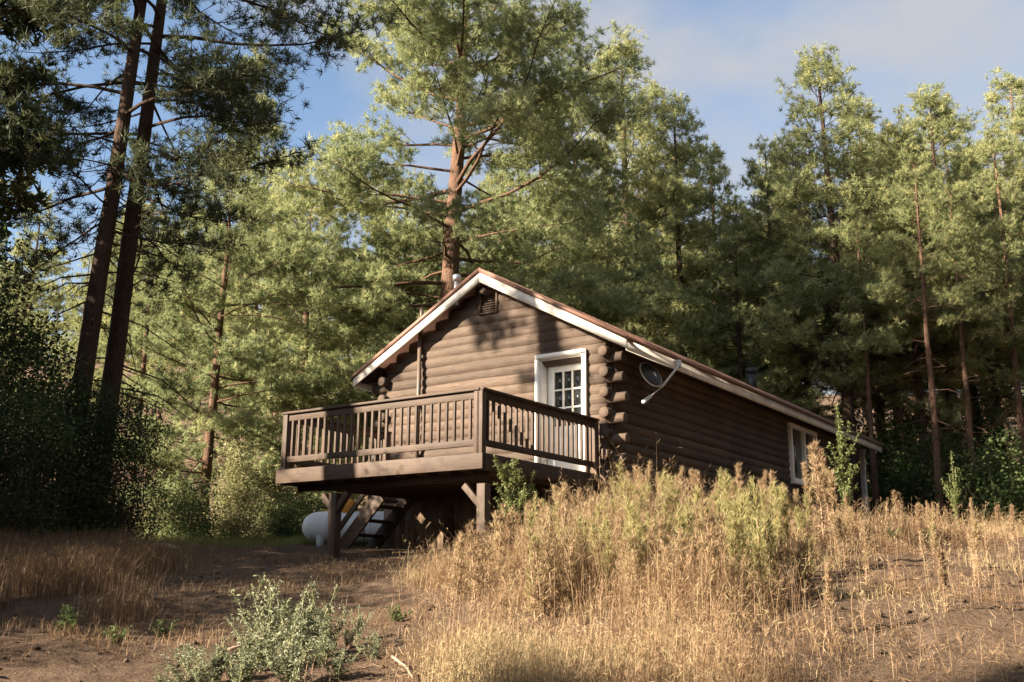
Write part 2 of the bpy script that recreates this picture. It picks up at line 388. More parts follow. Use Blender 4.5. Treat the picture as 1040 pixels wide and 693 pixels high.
# gable vent
vt = MB(); cx, cz = (VX0+VX1)/2, (VZ0+VZ1)/2
for x in (VX0+.02, VX1-.02): vt.box((x, S0-.04, cz), (.04, .05, VZ1-VZ0))
for zz in (VZ0+.02, VZ1-.02): vt.box((cx, S0-.04, zz), (VX1-VX0-.08, .05, .04))
vto = vt.build('gable_vent', DECKX, cab)
sl_ = MB(); sl_.box((cx, S0+.03, cz), (VX1-VX0-.06, .02, VZ1-VZ0-.06))
for i in range(8): sl_.box((cx, S0-.02, VZ0+.065+i*.045), (VX1-VX0-.09, .05, .008), np.array([[1, 0, 0], [0, .8, .6], [0, -.6, .8]]))
sl_.build('louvre', DECKX, vto)
# door
dy = S0+.17
fr = MB()
for x in (DX0-.035, DX1+.035): fr.box((x, S0-.075, (DZ0+DZ1)/2+.03), (.075, .05, DZ1-DZ0+.08))
fr.box(((DX0+DX1)/2, S0-.077, DZ1+.04), (DX1-DX0+.14, .055, .08))
for x in (DX0+.008, DX1-.008): fr.box((x, S0+.07, (DZ0+DZ1)/2), (.03, .24, DZ1-DZ0))
fr.box(((DX0+DX1)/2, S0+.07, DZ1-.012), (DX1-DX0-.03, .24, .03)); fr.box(((DX0+DX1)/2, S0+.07, DZ0+.015), (DX1-DX0-.03, .24, .03))
dr = MB(); a, b = DX0+.03, DX1-.03; gx0, gx1, gz0, gz1 = a+.13, b-.13, 2.72, 3.66
dr.box((a+.065, dy, (DZ0+DZ1)/2), (.13, .045, DZ1-DZ0-.06)); dr.box((b-.065, dy, (DZ0+DZ1)/2), (.13, .045, DZ1-DZ0-.06))
dr.box(((a+b)/2, dy, (gz1+DZ1-.03)/2), (gx1-gx0, .045, DZ1-.03-gz1)); dr.box(((a+b)/2, dy, (gz0+DZ0+.03)/2), (gx1-gx0, .045, gz0-DZ0-.03))
for i in (1, 2): dr.box((gx0+(gx1-gx0)*i/3, dy, (gz0+gz1)/2), (.028, .04, gz1-gz0))
for i in (1, 2): dr.box(((gx0+gx1)/2, dy, gz0+(gz1-gz0)*i/3), (gx1-gx0, .042, .028))
for x0_, x1_ in ((gx0, (gx0+gx1)/2-.04), ((gx0+gx1)/2+.04, gx1)): dr.box(((x0_+x1_)/2, dy-.024, 2.25), (x1_-x0_, .012, .62))
door = dr.build('door', WHITE, cab, bevel=.004)
fr.build('door_frame', WHITE, door)
pn = MB()
for i in range(3):
    for j in range(3):
        w_, h_ = (gx1-gx0)/3, (gz1-gz0)/3
        pn.box((gx0+w_*(i+.5), dy+.012, gz0+h_*(j+.5)), (w_-.03, .006, h_-.03))
pn.build('pane', GLASS, door)
hd = MB(); hd.tube([(b-.065, dy-.02, 2.62), (b-.065, dy-.07, 2.62)], .02, 10); hd.tube([(b-.065, dy-.05, 2.62), (b-.065, dy-.09, 2.62)], [.032, .024], 12)
hd.build('handle', BRASS, door, smooth=True)
# window in the long wall
wx = XR+.02; ya, yb, za, zb = 11.62, 13.48, 2.44, 3.80
wf = MB()
for y in (ya+.05, yb-.05, (ya+yb)/2): wf.box((wx, y, (za+zb)/2), (.1, .1, zb-za))
for zz in (za+.05, zb-.05): wf.box((wx-.002, (ya+yb)/2, zz), (.1, yb-ya-.02, .1))
win = wf.build('window', WHITE, cab, bevel=.004)
wp = MB()
for c_ in (.25, .75): wp.box((XR-.02, ya+(yb-ya)*c_, (za+zb)/2), (.012, (yb-ya)/2-.1, zb-za-.2))
wp.build('pane', GLASS, win)
ws = MB(); ws.box((XR+.07, (ya+yb)/2, za-.025), (.16, yb-ya+.1, .045)); ws.build('sill', WHITE, win)
pp = MB(); pp.box((XR, 17.45, 2.2), (.13, .13, 3.3)); pp.build('porch_post', GREYWOOD, cab, bevel=.008)

# ------------------------------------------------------------------ the deck
dk = empty('raised_deck', (C2[0], C2[1], 0), -AZ)
tag(dk, 'raised brown timber deck with baluster railings on posts before the cabin gable', 'deck')
DW, DD, DT = -3.84, 3.16, 1.83
fb = MB(); y = -.02
while y < DD-.02: fb.box(((DW)/2, y+.066, DT-.018), (-DW+.06, .132, .036)); y += .14
fb.build('floor', DECKX, dk)
fs = MB(); fs.box((DW/2, -.045, 1.712), (-DW+.14, .045, .215)); fs.build('fascia', DECKX, dk, bevel=.004)
for x in (DW-.045, .045):
    fs = MB(); fs.box((x, DD/2-.0, 1.7), (.045, DD-.02, .21)); fs.build('fascia', DECKY, dk, bevel=.004)
jo = MB(); x = DW+.3
while x < -.1: jo.box((x, DD/2, 1.69), (.04, DD-.05, .2)); x += .4
jo.build('joists', DECKY, dk)
bm_ = MB(); bm_.box((DW/2, .3, 1.55), (-DW-.2, .09, .12)); bm_.build('beam', DECKX, dk)
def post(x, yy, zt_, sw=.14):
    p_ = wsz(x, yy, 0); zb_ = gz(p_.x, p_.y)-.25
    pb = MB(); pb.box((x, yy, (zt_+zb_)/2), (sw, sw, zt_-zb_)); return pb.build('post', DECKZ, dk, bevel=.008)
post(-2.77, .1, 1.42); post(-.02, .1, 1.42); post(-2.77, 2.9, 1.58); post(-.1, 2.9, 1.58)
for a, b in (((-2.72, .1, 1.16), (-2.52, .1, 1.42)), ((-2.82, .1, 1.2), (-3.02, .1, 1.4)), ((-.08, .1, 1.15), (-.34, .1, 1.41))):
    kb = MB(); kb.bar(a, b, .09, .09, (0, 1, 0)); kb.build('brace', DECKZ, dk, bevel=.005)
RT = 2.72
bal_mesh = MB(); bal_mesh.box((0, 0, 0), (.038, .038, RT-.1-1.93)); bal0 = None
def railing(a, b, m_, gap):
    global bal0
    a = np.array(a); b = np.array(b); d = b-a; l = np.linalg.norm(d); d /= l
    rl = MB(); z = np.array([0, 0, 1.0])
    A = np.array([*a, 0]); B = np.array([*b, 0]); D = np.array([*d, 0])
    rl.bar(A+z*(RT-.012)-D*.05, B+z*(RT-.012)+D*.05, .135, .034); rl.bar(A+z*(RT-.085), B+z*(RT-.085), .045, .11)
    rl.bar(A+z*1.975, B+z*1.975, .045, .09)
    o = rl.build('railing', m_, dk, bevel=.003)
    n = int(round(l/gap))
    for i in range(1, n):
        if bal0 is None:
            bal0 = bal_mesh.build('baluster', DECKZ, o, bevel=.002); bb = bal0
        else:
            bb = bal0.copy(); C.objects.link(bb); bb.parent = o
        q_ = a+(b-a)*i/n
        bb.location = (q_[0], q_[1], (RT-.1+1.93)/2)
    for e in (a, b):
        pm = MB(); pm.box((e[0], e[1], (1.6+RT-.03)/2), (.098, .098, RT-.03-1.6)); pm.build('railing_post', DECKZ, o, bevel=.005)
railing((DW+.05, 0.0), (-.05, 0.0), DECKX, .138)
railing((.0, .0), (.0, 3.12), DECKY, .142)
railing((DW+.05, .1), (DW+.05, 2.38), DECKY, .142)

# ------------------------------------------------------------------ stairs to the deck
st = empty('staircase', (C2[0], C2[1], 0), -AZ)
tag(st, 'weathered timber staircase with plank treads climbing to the side of the deck', 'stairs')
X0, X1, Z0, Z1 = -5.05, DW-.09, .42, 1.70
for y, nm in ((2.42, 'stringer'), (3.2, 'stringer')):
    sm = MB(); sm.bar((X0-.05, y, Z0), (X1, y, Z1-.08), .05, .26, (0, 0, 1)); sm.build(nm, DECKX, st, bevel=.004)
for i in range(5):
    t = (i+.8)/5.2; tm = MB(); tm.box((X0+(X1-X0)*t+.03, 2.81, Z0+(Z1-Z0)*t+.1), (.25, .72, .045)); tm.build('tread', DECKX, st, bevel=.004)
for dz, tt in ((.38, .05), (.8, .0)):
    hm = MB(); hm.bar((X0+.12, 2.36, Z0+.15+dz), (X1+.05, 2.36, Z1+.0+dz), .045, .09); hm.build('handrail', DECKX, st, bevel=.004)
hm = MB(); p_ = wsz(X0+.15, 2.36, 0); zb_ = gz(p_.x, p_.y)-.1
hm.box((X0+.15, 2.36, (zb_+Z0+1.0)/2), (.08, .08, Z0+1.0-zb_)); hm.build('newel_post', DECKZ, st)

# ------------------------------------------------------------------ satellite dish hanging from the eave
ds = empty('satellite_dish', (0, 0, 0))
tag(ds, 'small dark satellite dish on a pale arm fixed to the eave', 'satellite dish')
mt = Vector(wsz(ER+.05, 4.75, EZ-.08)); vd = np.array(ray(665, 380)); vd /= np.linalg.norm(vd)
right = np.cross(vd, [0, 0, 1]); right /= np.linalg.norm(right); up = np.cross(right, vd)
pc = at(663, 379, mt.y-.42); nrm = .5*vd+.87*(-.78*right-.62*up); nrm /= np.linalg.norm(nrm)
e1 = np.cross(nrm, [0, 0, 1.0]); e1 /= np.linalg.norm(e1); e2 = np.cross(nrm, e1)
dm = MB(); V = []; nr, na = 7, 32; rr = .24
for s_, off in ((1, 0), (-1, -.012)):
    for i in range(nr+1):
        for j in range(na):
            r_ = rr*i/nr; a = j*2*math.pi/na; V.append(pc+r_*(math.cos(a)*e1+math.sin(a)*e2)+nrm*(.055*(r_/rr)**2+off))
Fq = []
for L_ in (0, 1):
    o_ = L_*(nr+1)*na
    for i in range(nr):
        for j in range(na):
            q_ = [o_+i*na+j, o_+i*na+(j+1) % na, o_+(i+1)*na+(j+1) % na, o_+(i+1)*na+j]
            Fq.append(q_ if L_ == 0 else q_[::-1])
for j in range(na): Fq.append([nr*na+j, nr*na+(j+1) % na, (nr+1)*na+nr*na+(j+1) % na, (nr+1)*na+nr*na+j])
dm.add(V, np.array(Fq)); dm.build('reflector', DISHM, ds, smooth=True)
rm = MB(); ring = [pc+rr*(math.cos(a)*e1+math.sin(a)*e2)+nrm*.05 for a in np.linspace(0, 2*math.pi, 33)]; rm.tube(ring, .011, 6, cap=False); rm.build('rim', PALEM, ds, smooth=True)
am = MB(); lo = at(671, 394, mt.y-.3)
am.tube([np.array(mt), np.array(mt)*.99+np.array([0.02, 0, -.02]), lo+np.array([.05, 0, .05]), lo], .022, 10); am.tube([lo, pc-nrm*.02], .02, 8); am.build('arm', PALEM, ds, smooth=True)
bkt = MB(); bkt.box(np.array(mt), (.1, .1, .13)); bkt.box(np.array(mt)+np.array([-.08, 0, .03]), (.14, .07, .05)); bkt.build('bracket', PALEM, ds, bevel=.006)
ln = MB(); e_ = at(659, 404, mt.y-.55); ln.tube([lo, e_], .012, 8); ln.build('feed_arm', PALEM, ds)
ln = MB(); ln.tube([e_+(e_-lo)*-.15, e_+(e_-lo)*.45], [.03, .038], 12); ln.build('feed_horn', PALEM, ds)

# ------------------------------------------------------------------ propane tank
tz = gz(-3.6, 21.2)
tk = empty('propane_tank', (-3.22, 21.2, tz-.05), R(-6))
tag(tk, 'white propane tank with orange lid standing beyond the stairs', 'tank')
tm = MB(); rr = .31; prof = [(-1.02, .0), (-1.01, .1), (-.97, .18), (-.89, .25), (-.78, .295), (-.68, rr), (.68, rr), (.78, .295), (.89, .25), (.97, .18), (1.01, .1), (1.02, 0)]
tm.tube([(x, 0, .40) for x, _ in prof], [max(r_, .004) for _, r_ in prof], 28); tm.build('vessel', TANKM, tk, smooth=True)
dmn = MB(); dmn.tube([(-.12, 0, .66), (-.12, 0, .88), (-.12, 0, .95), (-.12, 0, .97)], [.16, .155, .1, .01], 20); dmn.build('lid', ORANGE, tk, smooth=True)
gl = MB(); gl.tube([(.1, -.05, .68), (.1, -.12, .78), (.3, -.3, .7), (.34, -.34, .0)], .012, 8); gl.build('gas_line', PIPEM, tk, smooth=True)
for x in (-.45, .45):
    wb_ = MB(); wb_.tube([(x-.012, 0, .40), (x+.012, 0, .40)], .314, 28, cap=False); wb_.build('weld_band', PALEM, tk, smooth=True)
for x in (-.6, .6):
    lg = MB(); lg.box((x, 0, .06), (.12, .5, .32)); lg.build('foot', PALEM, tk)

# ------------------------------------------------------------------ plants: generators
def frames(ax):
    ax = ax/np.linalg.norm(ax, axis=1)[:, None]
    ref = np.where(np.abs(ax[:, 2:3]) < .9, np.array([[0, 0, 1.0]]), np.array([[1.0, 0, 0]]))
    a = np.cross(ax, ref); a /= np.linalg.norm(a, axis=1)[:, None]; return ax, a, np.cross(ax, a)
def tufts(mb, pos, ax, ln, nn, wid, rg, tint, spread=(.2, 2.0)):
    """brushes of needles: nn thin triangles round each axis"""
    N = len(pos); ax, a, b = frames(ax)
    th = rg.uniform(spread[0], spread[1], (N, nn)); ph = rg.uniform(0, 2*math.pi, (N, nn))
    d = np.cos(th)[..., None]*ax[:, None]+np.sin(th)[..., None]*(np.cos(ph)[..., None]*a[:, None]+np.sin(ph)[..., None]*b[:, None])
    d[..., 2] += .12
    l = (ln*rg.uniform(.7, 1.15, (N, nn)))[..., None] if np.isscalar(ln) else (ln[:, None]*rg.uniform(.7, 1.15, (N, nn)))[..., None]
    base = pos[:, None]-ax[:, None]*l*rg.uniform(0, .5, (N, nn, 1))
    tip = base+d*l
    sd = np.cross(d, rg.normal(size=(N, nn, 3))); sd /= np.linalg.norm(sd, axis=2)[..., None]+1e-9
    V = np.stack([base+d*l*.1+sd*wid*.6, tip, base+d*l*.1-sd*wid*.6], 2).reshape(-1, 3)
    q = np.arange(N*nn)[:, None]*3
    tt = np.repeat(np.clip(tint[:, None]+rg.normal(0, .07, (N, nn)), 0, 1).ravel(), 3)
    mb.add(V, q+np.array([[0, 1, 2]]), tt)
def leaves(mb, pos, nrm, size, rg, tint, asp=.55):
    N = len(pos); ax, a, b = frames(nrm); ph = rg.uniform(0, 2*math.pi, N)[:, None]
    u = np.cos(ph)*a+np.sin(ph)*b; w = np.cross(ax, u); s = (size*rg.uniform(.6, 1.25, N))[:, None]
    V = np.stack([pos, pos+u*s*.45+w*s*asp/2+ax*s*.1, pos+u*s, pos+u*s*.45-w*s*asp/2+ax*s*.1], 1).reshape(-1, 3)
    mb.add(V, np.arange(N)[:, None]*4+np.array([[0, 1, 2, 3]]), np.repeat(tint, 4))

def make_pine(name, seed, H, r0, cb, Rc, nl, needle, nn, wid, nmat, bmat, prof='round', lean=(0, 0), sec=.42, dens=1.0, droop=-.12, keep=1.0, stubs=8, wobble=.035):
    rg = np.random.default_rng(seed); root = empty(name)
    tb = MB(); cr = MB()
    tz_ = np.linspace(0, 1, 14); wob = np.cumsum(rg.normal(0, wobble, (14, 2)), 0)*H/25
    tp = np.stack([wob[:, 0]+lean[0]*tz_, wob[:, 1]+lean[1]*tz_, tz_*H-.4], 1); tp[0, :2] = 0
    trd = r0*(1-tz_)**.8*.95+.02; trd[0] *= 1.3
    tb.tube(tp, trd, 12)
    def tpt(t):
        f = t*13; i = min(int(f), 12); return tp[i]*(1-(f-i))+tp[i+1]*(f-i)
    P, A, T = [], [], []
    for i in range(nl):
        t = cb+(1-cb)*((i+rg.uniform(0, 1))/nl)**.95*.985; s = (t-cb)/(1-cb)
        if rg.uniform() > keep: continue
        az = i*2.399+rg.normal(0, .5)
        pr = (math.sin(math.pi*min(1, .18+.82*s))**.6 if prof == 'round' else (1-s)**.75*.95+.08) if prof != 'flat' else .5+.5*math.sin(math.pi*(.1+.8*s))
        ln = max(.5, Rc*pr*rg.uniform(.55, 1.12))
        el = droop+1.0*s**1.6+rg.normal(0, .14)
        d = np.array([math.cos(az)*math.cos(el), math.sin(az)*math.cos(el), math.sin(el)])
        m_ = 7; pts = [tpt(t)]; dd = d.copy()
        for k_ in range(m_-1):
            dd = dd+rg.normal(0, .10, 3)+np.array([0, 0, .05 if k_ > 2 else -.03]); dd /= np.linalg.norm(dd); pts.append(pts[-1]+dd*ln/(m_-1))
        pts = np.array(pts); lr = max(.012, min(.020*ln*.55, r0*.33))
        tb.tube(pts, np.linspace(lr, .006, m_), 5, cap=False)
        tint0 = rg.normal(.5, .11)
        ns = max(4, int(ln/.26*dens))
        for j in range(ns):
            f = rg.uniform(.22, 1.0)**.8; ff = f*(m_-1); k_ = min(int(ff), m_-2); b0 = pts[k_]*(1-ff+k_)+pts[k_+1]*(ff-k_)
            dl = pts[k_+1]-pts[k_]; dl /= np.linalg.norm(dl); sd = np.cross(dl, [0, 0, 1.0]); sd /= np.linalg.norm(sd)+1e-9
            sg = 1 if j % 2 else -1
            dv = dl*rg.uniform(.3, .9)+sd*sg*rg.uniform(.4, 1.0)+np.array([0, 0, rg.normal(.14, .28)]); dv /= np.linalg.norm(dv)
            sl = min(1.9, (sec*ln*(1.08-f)+.45)*rg.uniform(.6, 1.2))
            e = b0+dv*sl+np.array([0, 0, .08*sl]); md = (b0+e)/2+rg.normal(0, .05, 3)*sl
            tb.tube([b0, md, e], [.011, .008, .004], 3, cap=False)
            nt_ = max(3, int(sl/.095))
            for q in range(nt_):
                g_ = .3+.7*(q+1)/nt_
                P.append((b0*(1-g_)+e*g_)+rg.normal(0, .13, 3)*np.array([1, 1, .7])); A.append(dv*.6+rg.normal(0, .45, 3)+np.array([0, 0, .45])); T.append(tint0+rg.normal(0, .13)+.12*(g_-.6))
        P.append(pts[-1]); A.append(dd); T.append(tint0+.1)
    for i in range(stubs):                         # bare dead limbs under the crown
        t = rg.uniform(.16, cb+.1); az = rg.uniform(0, 6.28); ln = rg.uniform(.4, 1.9)
        p0 = tpt(t); d = np.array([math.cos(az), math.sin(az), rg.uniform(-.5, .25)]); p1 = p0+d*ln*.5+rg.normal(0, .08, 3); p2 = p1+d*ln*.5+np.array([0, 0, -.2*ln])+rg.normal(0, .1, 3)
        tb.tube([p0, p1, p2], [.022, .014, .005], 4, cap=False)
        for _ in range(3):
            q = p1+(p2-p1)*rg.uniform(0, 1); tb.tube([q, q+rg.normal(0, .22, 3)*ln**.5], [.007, .003], 3, cap=False)
    P = np.array(P); A = np.array(A); T = np.clip(np.array(T), 0, 1)
    T = np.where(rg.uniform(size=len(T)) < .025, 1.0, np.minimum(T, .86))
    tufts(cr, P, A, needle*rg.uniform(.8, 1.2, len(P)), nn, wid, rg, T)
    tb.build('trunk', bmat, root, smooth=True); cr.build('crown', nmat, root, tint=True)
    return root

def make_shrub(name, seed, H, Rx, ncl, nleaf, size, lmat, bmat, shape='round', clr=.28):
    rg = np.random.default_rng(seed); root = empty(name); fo = MB(); stm = MB()
    cen = []
    nlobe = 9; lob = []
    for i in range(nlobe):
        zz = rg.uniform(.12, .8); a = rg.uniform(0, 6.28); rr = rg.uniform(.1, .6)*Rx*(1.2-zz if shape == 'cone' else 1)
        lob.append((rr*math.cos(a), rr*math.sin(a), zz*H, Rx*rg.uniform(.35, .6)*(1.35-zz if shape == 'cone' else 1), H*rg.uniform(.18, .3)))
    lob.append((0, 0, H*.8, Rx*.3, H*.2))
    for i in range(ncl):
        l = lob[rg.integers(len(lob))]; d = rg.normal(size=3); d /= np.linalg.norm(d); r_ = rg.uniform(.35, 1.0)**.5
        c = np.array(l[:3])+d*r_*np.array([l[3], l[3], l[4]])
        if c[2] < .1*H or rg.uniform() < .16: c[2] = rg.uniform(.03, .3)*H
        cen.append(c)
    cen = np.array(cen)
    for i in range(0, ncl, 7):
        c = cen[i]; b = np.array([c[0]*.12, c[1]*.12, -.1]); m_ = b*.4+c*.6+np.array([0, 0, -.1*H])+rg.normal(0, .04, 3)*H
        stm.tube([b, m_, c], [.012*H/3+.006, .007*H/3+.004, .003], 4, cap=False)
    pos = np.repeat(cen, nleaf, 0)+rg.normal(0, clr, (ncl*nleaf, 3))*np.array([1, 1, .8])
    nr = rg.normal(0, .8, pos.shape)+np.array([0, 0, .7]); tn = np.clip(np.repeat(rg.normal(.5, .14, ncl), nleaf)+rg.normal(0, .13, len(pos)), 0, 1)
    leaves(fo, pos, nr, size, rg, tn)
    stm.build('stem', bmat, root, smooth=True); fo.build('foliage', lmat, root, tint=True)
    return root

def make_spire(name, seed, H, lmat, smat, ns=3, dens=1.0, wid=.006, plume=(.45, 1.0), rad=.07, ln=.07):
    """tall dry weed: upright stalks ending in feathery plumes"""
    rg = np.random.default_rng(seed); root = empty(name); s_ = MB(); p_ = MB()
    for i in range(ns):
        a = rg.uniform(0, 6.28); h = H*rg.uniform(.7, 1.0) if i else H; off = np.array([math.cos(a), math.sin(a), 0])*rg.uniform(.02, .12)
        le = rg.normal(0, .07, 2)*H
        pts = np.array([off+np.array([le[0]*t*t, le[1]*t*t, h*t-.05]) for t in np.linspace(0, 1, 7)])
        s_.tube(pts, np.linspace(.0065, .002, 7), 4, cap=False)
        N = int(90*dens*h); t = rg.uniform(plume[0], plume[1], N); f = t*6; k = np.minimum(f.astype(int), 5); P = pts[k]*(1-(f-k))[:, None]+pts[k+1]*(f-k)[:, None]
        w = np.sin(np.pi*np.clip((t-plume[0])/(plume[1]-plume[0])*.85+.12, 0, 1))
        ang = rg.uniform(0, 6.28, N); rad_ = rad*w*rg.uniform(.2, 1, N)
        P = P+np.stack([np.cos(ang)*rad_, np.sin(ang)*rad_, rad_*.8], 1)
        A = np.stack([np.cos(ang)*.5, np.sin(ang)*.5, np.full(N, 1.0)], 1)
        tufts(p_, P, A, np.full(N, ln), 7, wid, rg, np.clip(rg.normal(.5, .1)+rg.normal(0, .12, N), 0, 1), (.1, .9))
        M = int(26*h); t = rg.uniform(.08, plume[0]+.1, M); f = t*6; k = np.minimum(f.astype(int), 5); P = pts[k]*(1-(f-k))[:, None]+pts[k+1]*(f-k)[:, None]
        tufts(p_, P, rg.normal(size=(M, 3))*np.array([1, 1, .4]), np.full(M, .09), 3, wid*1.3, rg, rg.uniform(.1, .6, M))
    s_.build('stalk', smat, root); p_.build('plume', lmat, root, tint=True)
    return root

def make_weed(name, seed, H, lmat, smat, ns=7, size=.045, branch=5, spread=.5):
    """leafy weed: several stems clothed in small leaves"""
    rg = np.random.default_rng(seed); root = empty(name); s_ = MB(); f_ = MB(); P, T, D = [], [], []
    for i in range(ns):
        a = rg.uniform(0, 6.28); h = H*rg.uniform(.5, 1.0) if i else H; sp = rg.uniform(.1, 1)*spread*h*(0.25 if i == 0 else 1)
        pts = np.array([np.array([math.cos(a)*sp*t**1.2, math.sin(a)*sp*t**1.2, h*t-.03]) for t in np.linspace(0, 1, 6)])+rg.normal(0, .008, (6, 3))
        s_.tube(pts, np.linspace(.006, .002, 6), 4, cap=False); tb = rg.normal(.5, .12)
        br = [pts]
        for j in range(branch):
            t = rg.uniform(.25, .85); f = t*5; k = int(f); b0 = pts[k]*(1-f+k)+pts[min(k+1, 5)]*(f-k); an = rg.uniform(0, 6.28); l = h*rg.uniform(.12, .3)
            e = b0+np.array([math.cos(an)*.6, math.sin(an)*.6, .9])*l; bp = np.array([b0, (b0+e)/2+rg.normal(0, .01, 3), e]); s_.tube(bp, [.003, .0025, .0015], 3, cap=False); br.append(bp)
        for bp in br:
            m_ = int(np.linalg.norm(bp[-1]-bp[0])*150)+4
            for q in range(m_):
                t = rg.uniform(.12, 1.02); f = min(t, .999)*(len(bp)-1); k = int(f); P.append(bp[k]*(1-f+k)+bp[k+1]*(f-k)+rg.normal(0, .012, 3)); T.append(tb+rg.normal(0, .14)); n_ = rg.normal(0, 1, 3); n_[2] = abs(n_[2])+.3; D.append(n_)
    leaves(f_, np.array(P), np.array(D), size, rg, np.clip(np.array(T), 0, 1), .42)
    s_.build('stem', smat, root); f_.build('foliage', lmat, root, tint=True)
    return root

def grass(mb, X, Y, hmin, hmax, per, rg, spread=.12, wid=.004, tint=(.5, .15), fuzz=0, lean=.5, hmap=None):
    """tussocks of bent blades, each blade three quads that narrow to a point; fuzz adds small seed hairs"""
    N = len(X); cz = ground(X, Y); sc_ = np.ones(N) if hmap is None else hmap
    x = np.repeat(X, per)+rg.normal(0, spread, N*per); y = np.repeat(Y, per)+rg.normal(0, spread, N*per); z = ground(x, y)-.02
    h = rg.uniform(hmin, hmax, N*per)*np.repeat(sc_, per); a = rg.uniform(0, 6.28, N*per); le = h*np.abs(rg.normal(.35, .3, N*per))*lean*2
    dx, dy = np.cos(a), np.sin(a); sx, sy = -dy, dx; T = np.clip(np.repeat(tint[0]+rg.normal(0, tint[1], N), per)+rg.normal(0, .1, N*per), 0, 1)
    rows = []
    for t, w in ((0, 1), (.4, .9), (.75, .6)):
        cx, cy, czz = x+dx*le*t*t, y+dy*le*t*t, z+h*(t-.18*t*t*lean*2)
        for s in (-1, 1): rows.append(np.stack([cx+s*sx*wid/2*w, cy+s*sy*wid/2*w, czz], 1))
    tip = np.stack([x+dx*le, y+dy*le, z+h*(1-.18*lean*2)], 1); rows.append(tip)
    V = np.stack(rows, 1).reshape(-1, 3); q = np.arange(N*per)[:, None]*7
    mb.add(V, [q+np.array([[0, 1, 3, 2]]), q+np.array([[2, 3, 5, 4]]), q+np.array([[4, 5, 6]])], np.repeat(T, 7))
    if fuzz:
        k = rg.uniform(size=N*per) < .55; M = int(k.sum())
        t = rg.uniform(.5, 1.0, (M, fuzz)); b = np.stack([(x[k][:, None]+dx[k][:, None]*le[k][:, None]*t*t), (y[k][:, None]+dy[k][:, None]*le[k][:, None]*t*t), z[k][:, None]+h[k][:, None]*(t-.18*t*t*lean*2)], 2).reshape(-1, 3)
        d = rg.normal(0, .6, b.shape)+np.array([0, 0, .5]); d /= np.linalg.norm(d, axis=1)[:, None]; l = rg.uniform(.03, .075, len(b))[:, None]
        s = np.cross(d, rg.normal(size=b.shape)); s /= np.linalg.norm(s, axis=1)[:, None]+1e-9
        V = np.stack([b, b+d*l*.5+s*.0016, b+d*l, b+d*l*.5-s*.0016], 1).reshape(-1, 3)
        mb.add(V, np.arange(len(b))[:, None]*4+np.array([[0, 1, 2, 3]]), np.repeat(np.clip(np.repeat(T[k], fuzz)+.12, 0, 1), 4))

def put(o, x, y, rz=0, sxy=1, sz=None, label=None, cat=None, group=None, sink=.05):
    o.location = (x, y, gz(x, y)-sink); o.rotation_euler = (0, 0, rz); o.scale = (sxy, sxy, sz or sxy)
    for k in ('label', 'category', 'group'):
        if k in o: del o[k]
    return tag(o, label, cat, group)
class Kind:
    """a built thing that is used first itself and then as the source of copies"""
    def __init__(s, o): s.o = o; s.used = False
    def get(s):
        if not s.used: s.used = True; return s.o
        return copy_tree(s.o)
rr_ = random.Random(11)

# ------------------------------------------------------------------ trees
def top_at(u, v, Y):                                  # position and height of a tree whose top shows at pixel (u, v), Y metres away
    P = at(u, v, Y); return P[0], P[2]-gz(P[0], Y)
# the great pine behind the cabin
b0 = at(462, 300, 29.0); t0 = at(480, 50, 29.0)
big = make_pine('pine_tree', 21, 21.5, .36, .20, 6.6, 88, .19, 20, .017, NEED, BARK, 'round', (1.2, .3), .42, 1.45, -.10, 1, 16)
put(big, b0[0]-.35, 29.0, R(40), 1, None, 'tallest ponderosa pine with orange trunk and wide crown directly behind the cabin', 'tree', 'tall pines')
# pair of dark pines
def trunk_line(u0, v0, u1, v1, Y, H):                  # base x and lean of a trunk seen from pixel (u0, v0) up to (u1, v1)
    a, b = at(u0, v0, Y), at(u1, v1, Y); k = (b[0]-a[0])/(b[2]-a[2]); g0 = gz(a[0], Y); return a[0]-k*(a[2]-g0), k*H
x1, le1 = trunk_line(78, 415, 138, 20, 19.6, 19)
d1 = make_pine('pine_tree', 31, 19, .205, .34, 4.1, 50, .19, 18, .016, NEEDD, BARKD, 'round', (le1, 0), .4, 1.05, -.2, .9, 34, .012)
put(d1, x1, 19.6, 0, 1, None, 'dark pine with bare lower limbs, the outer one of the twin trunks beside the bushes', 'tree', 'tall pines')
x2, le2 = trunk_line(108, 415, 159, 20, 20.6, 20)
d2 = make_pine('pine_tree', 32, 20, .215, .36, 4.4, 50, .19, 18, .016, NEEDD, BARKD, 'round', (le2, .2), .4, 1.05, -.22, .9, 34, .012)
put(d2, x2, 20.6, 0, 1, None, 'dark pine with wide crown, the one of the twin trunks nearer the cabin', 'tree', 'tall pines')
# conical pines, mid distance
K1 = Kind(make_pine('pine_tree', 41, 18, .24, .30, 4.4, 96, .21, 17, .021, NEEDR, BARKD, 'cone', (.3, .2), .42, 1.0, -.12, 1, 26))
K2 = Kind(make_pine('pine_tree', 42, 18, .22, .36, 3.8, 86, .21, 17, .021, NEEDR, BARKD, 'cone', (-.4, .2), .42, 1.0, -.05, 1, 26))
K3 = Kind(make_pine('pine_tree', 43, 14, .2, .08, 4.0, 76, .19, 19, .019, NEED, BARK, 'round', (.3, 0), .42, 1.3, -.1, 1, 4))
K4 = Kind(make_pine('pine_tree', 44, 18, .22, .42, 3.4, 52, .25, 15, .028, NEEDR, BARK, 'cone', (.4, .1), .42, 1.1, -.1, 1, 24))
K5 = Kind(make_pine('pine_tree', 45, 18, .2, .38, 3.2, 50, .25, 15, .028, NEEDR, BARKD, 'cone', (-.3, .3), .42, 1.1, -.2, 1, 26))
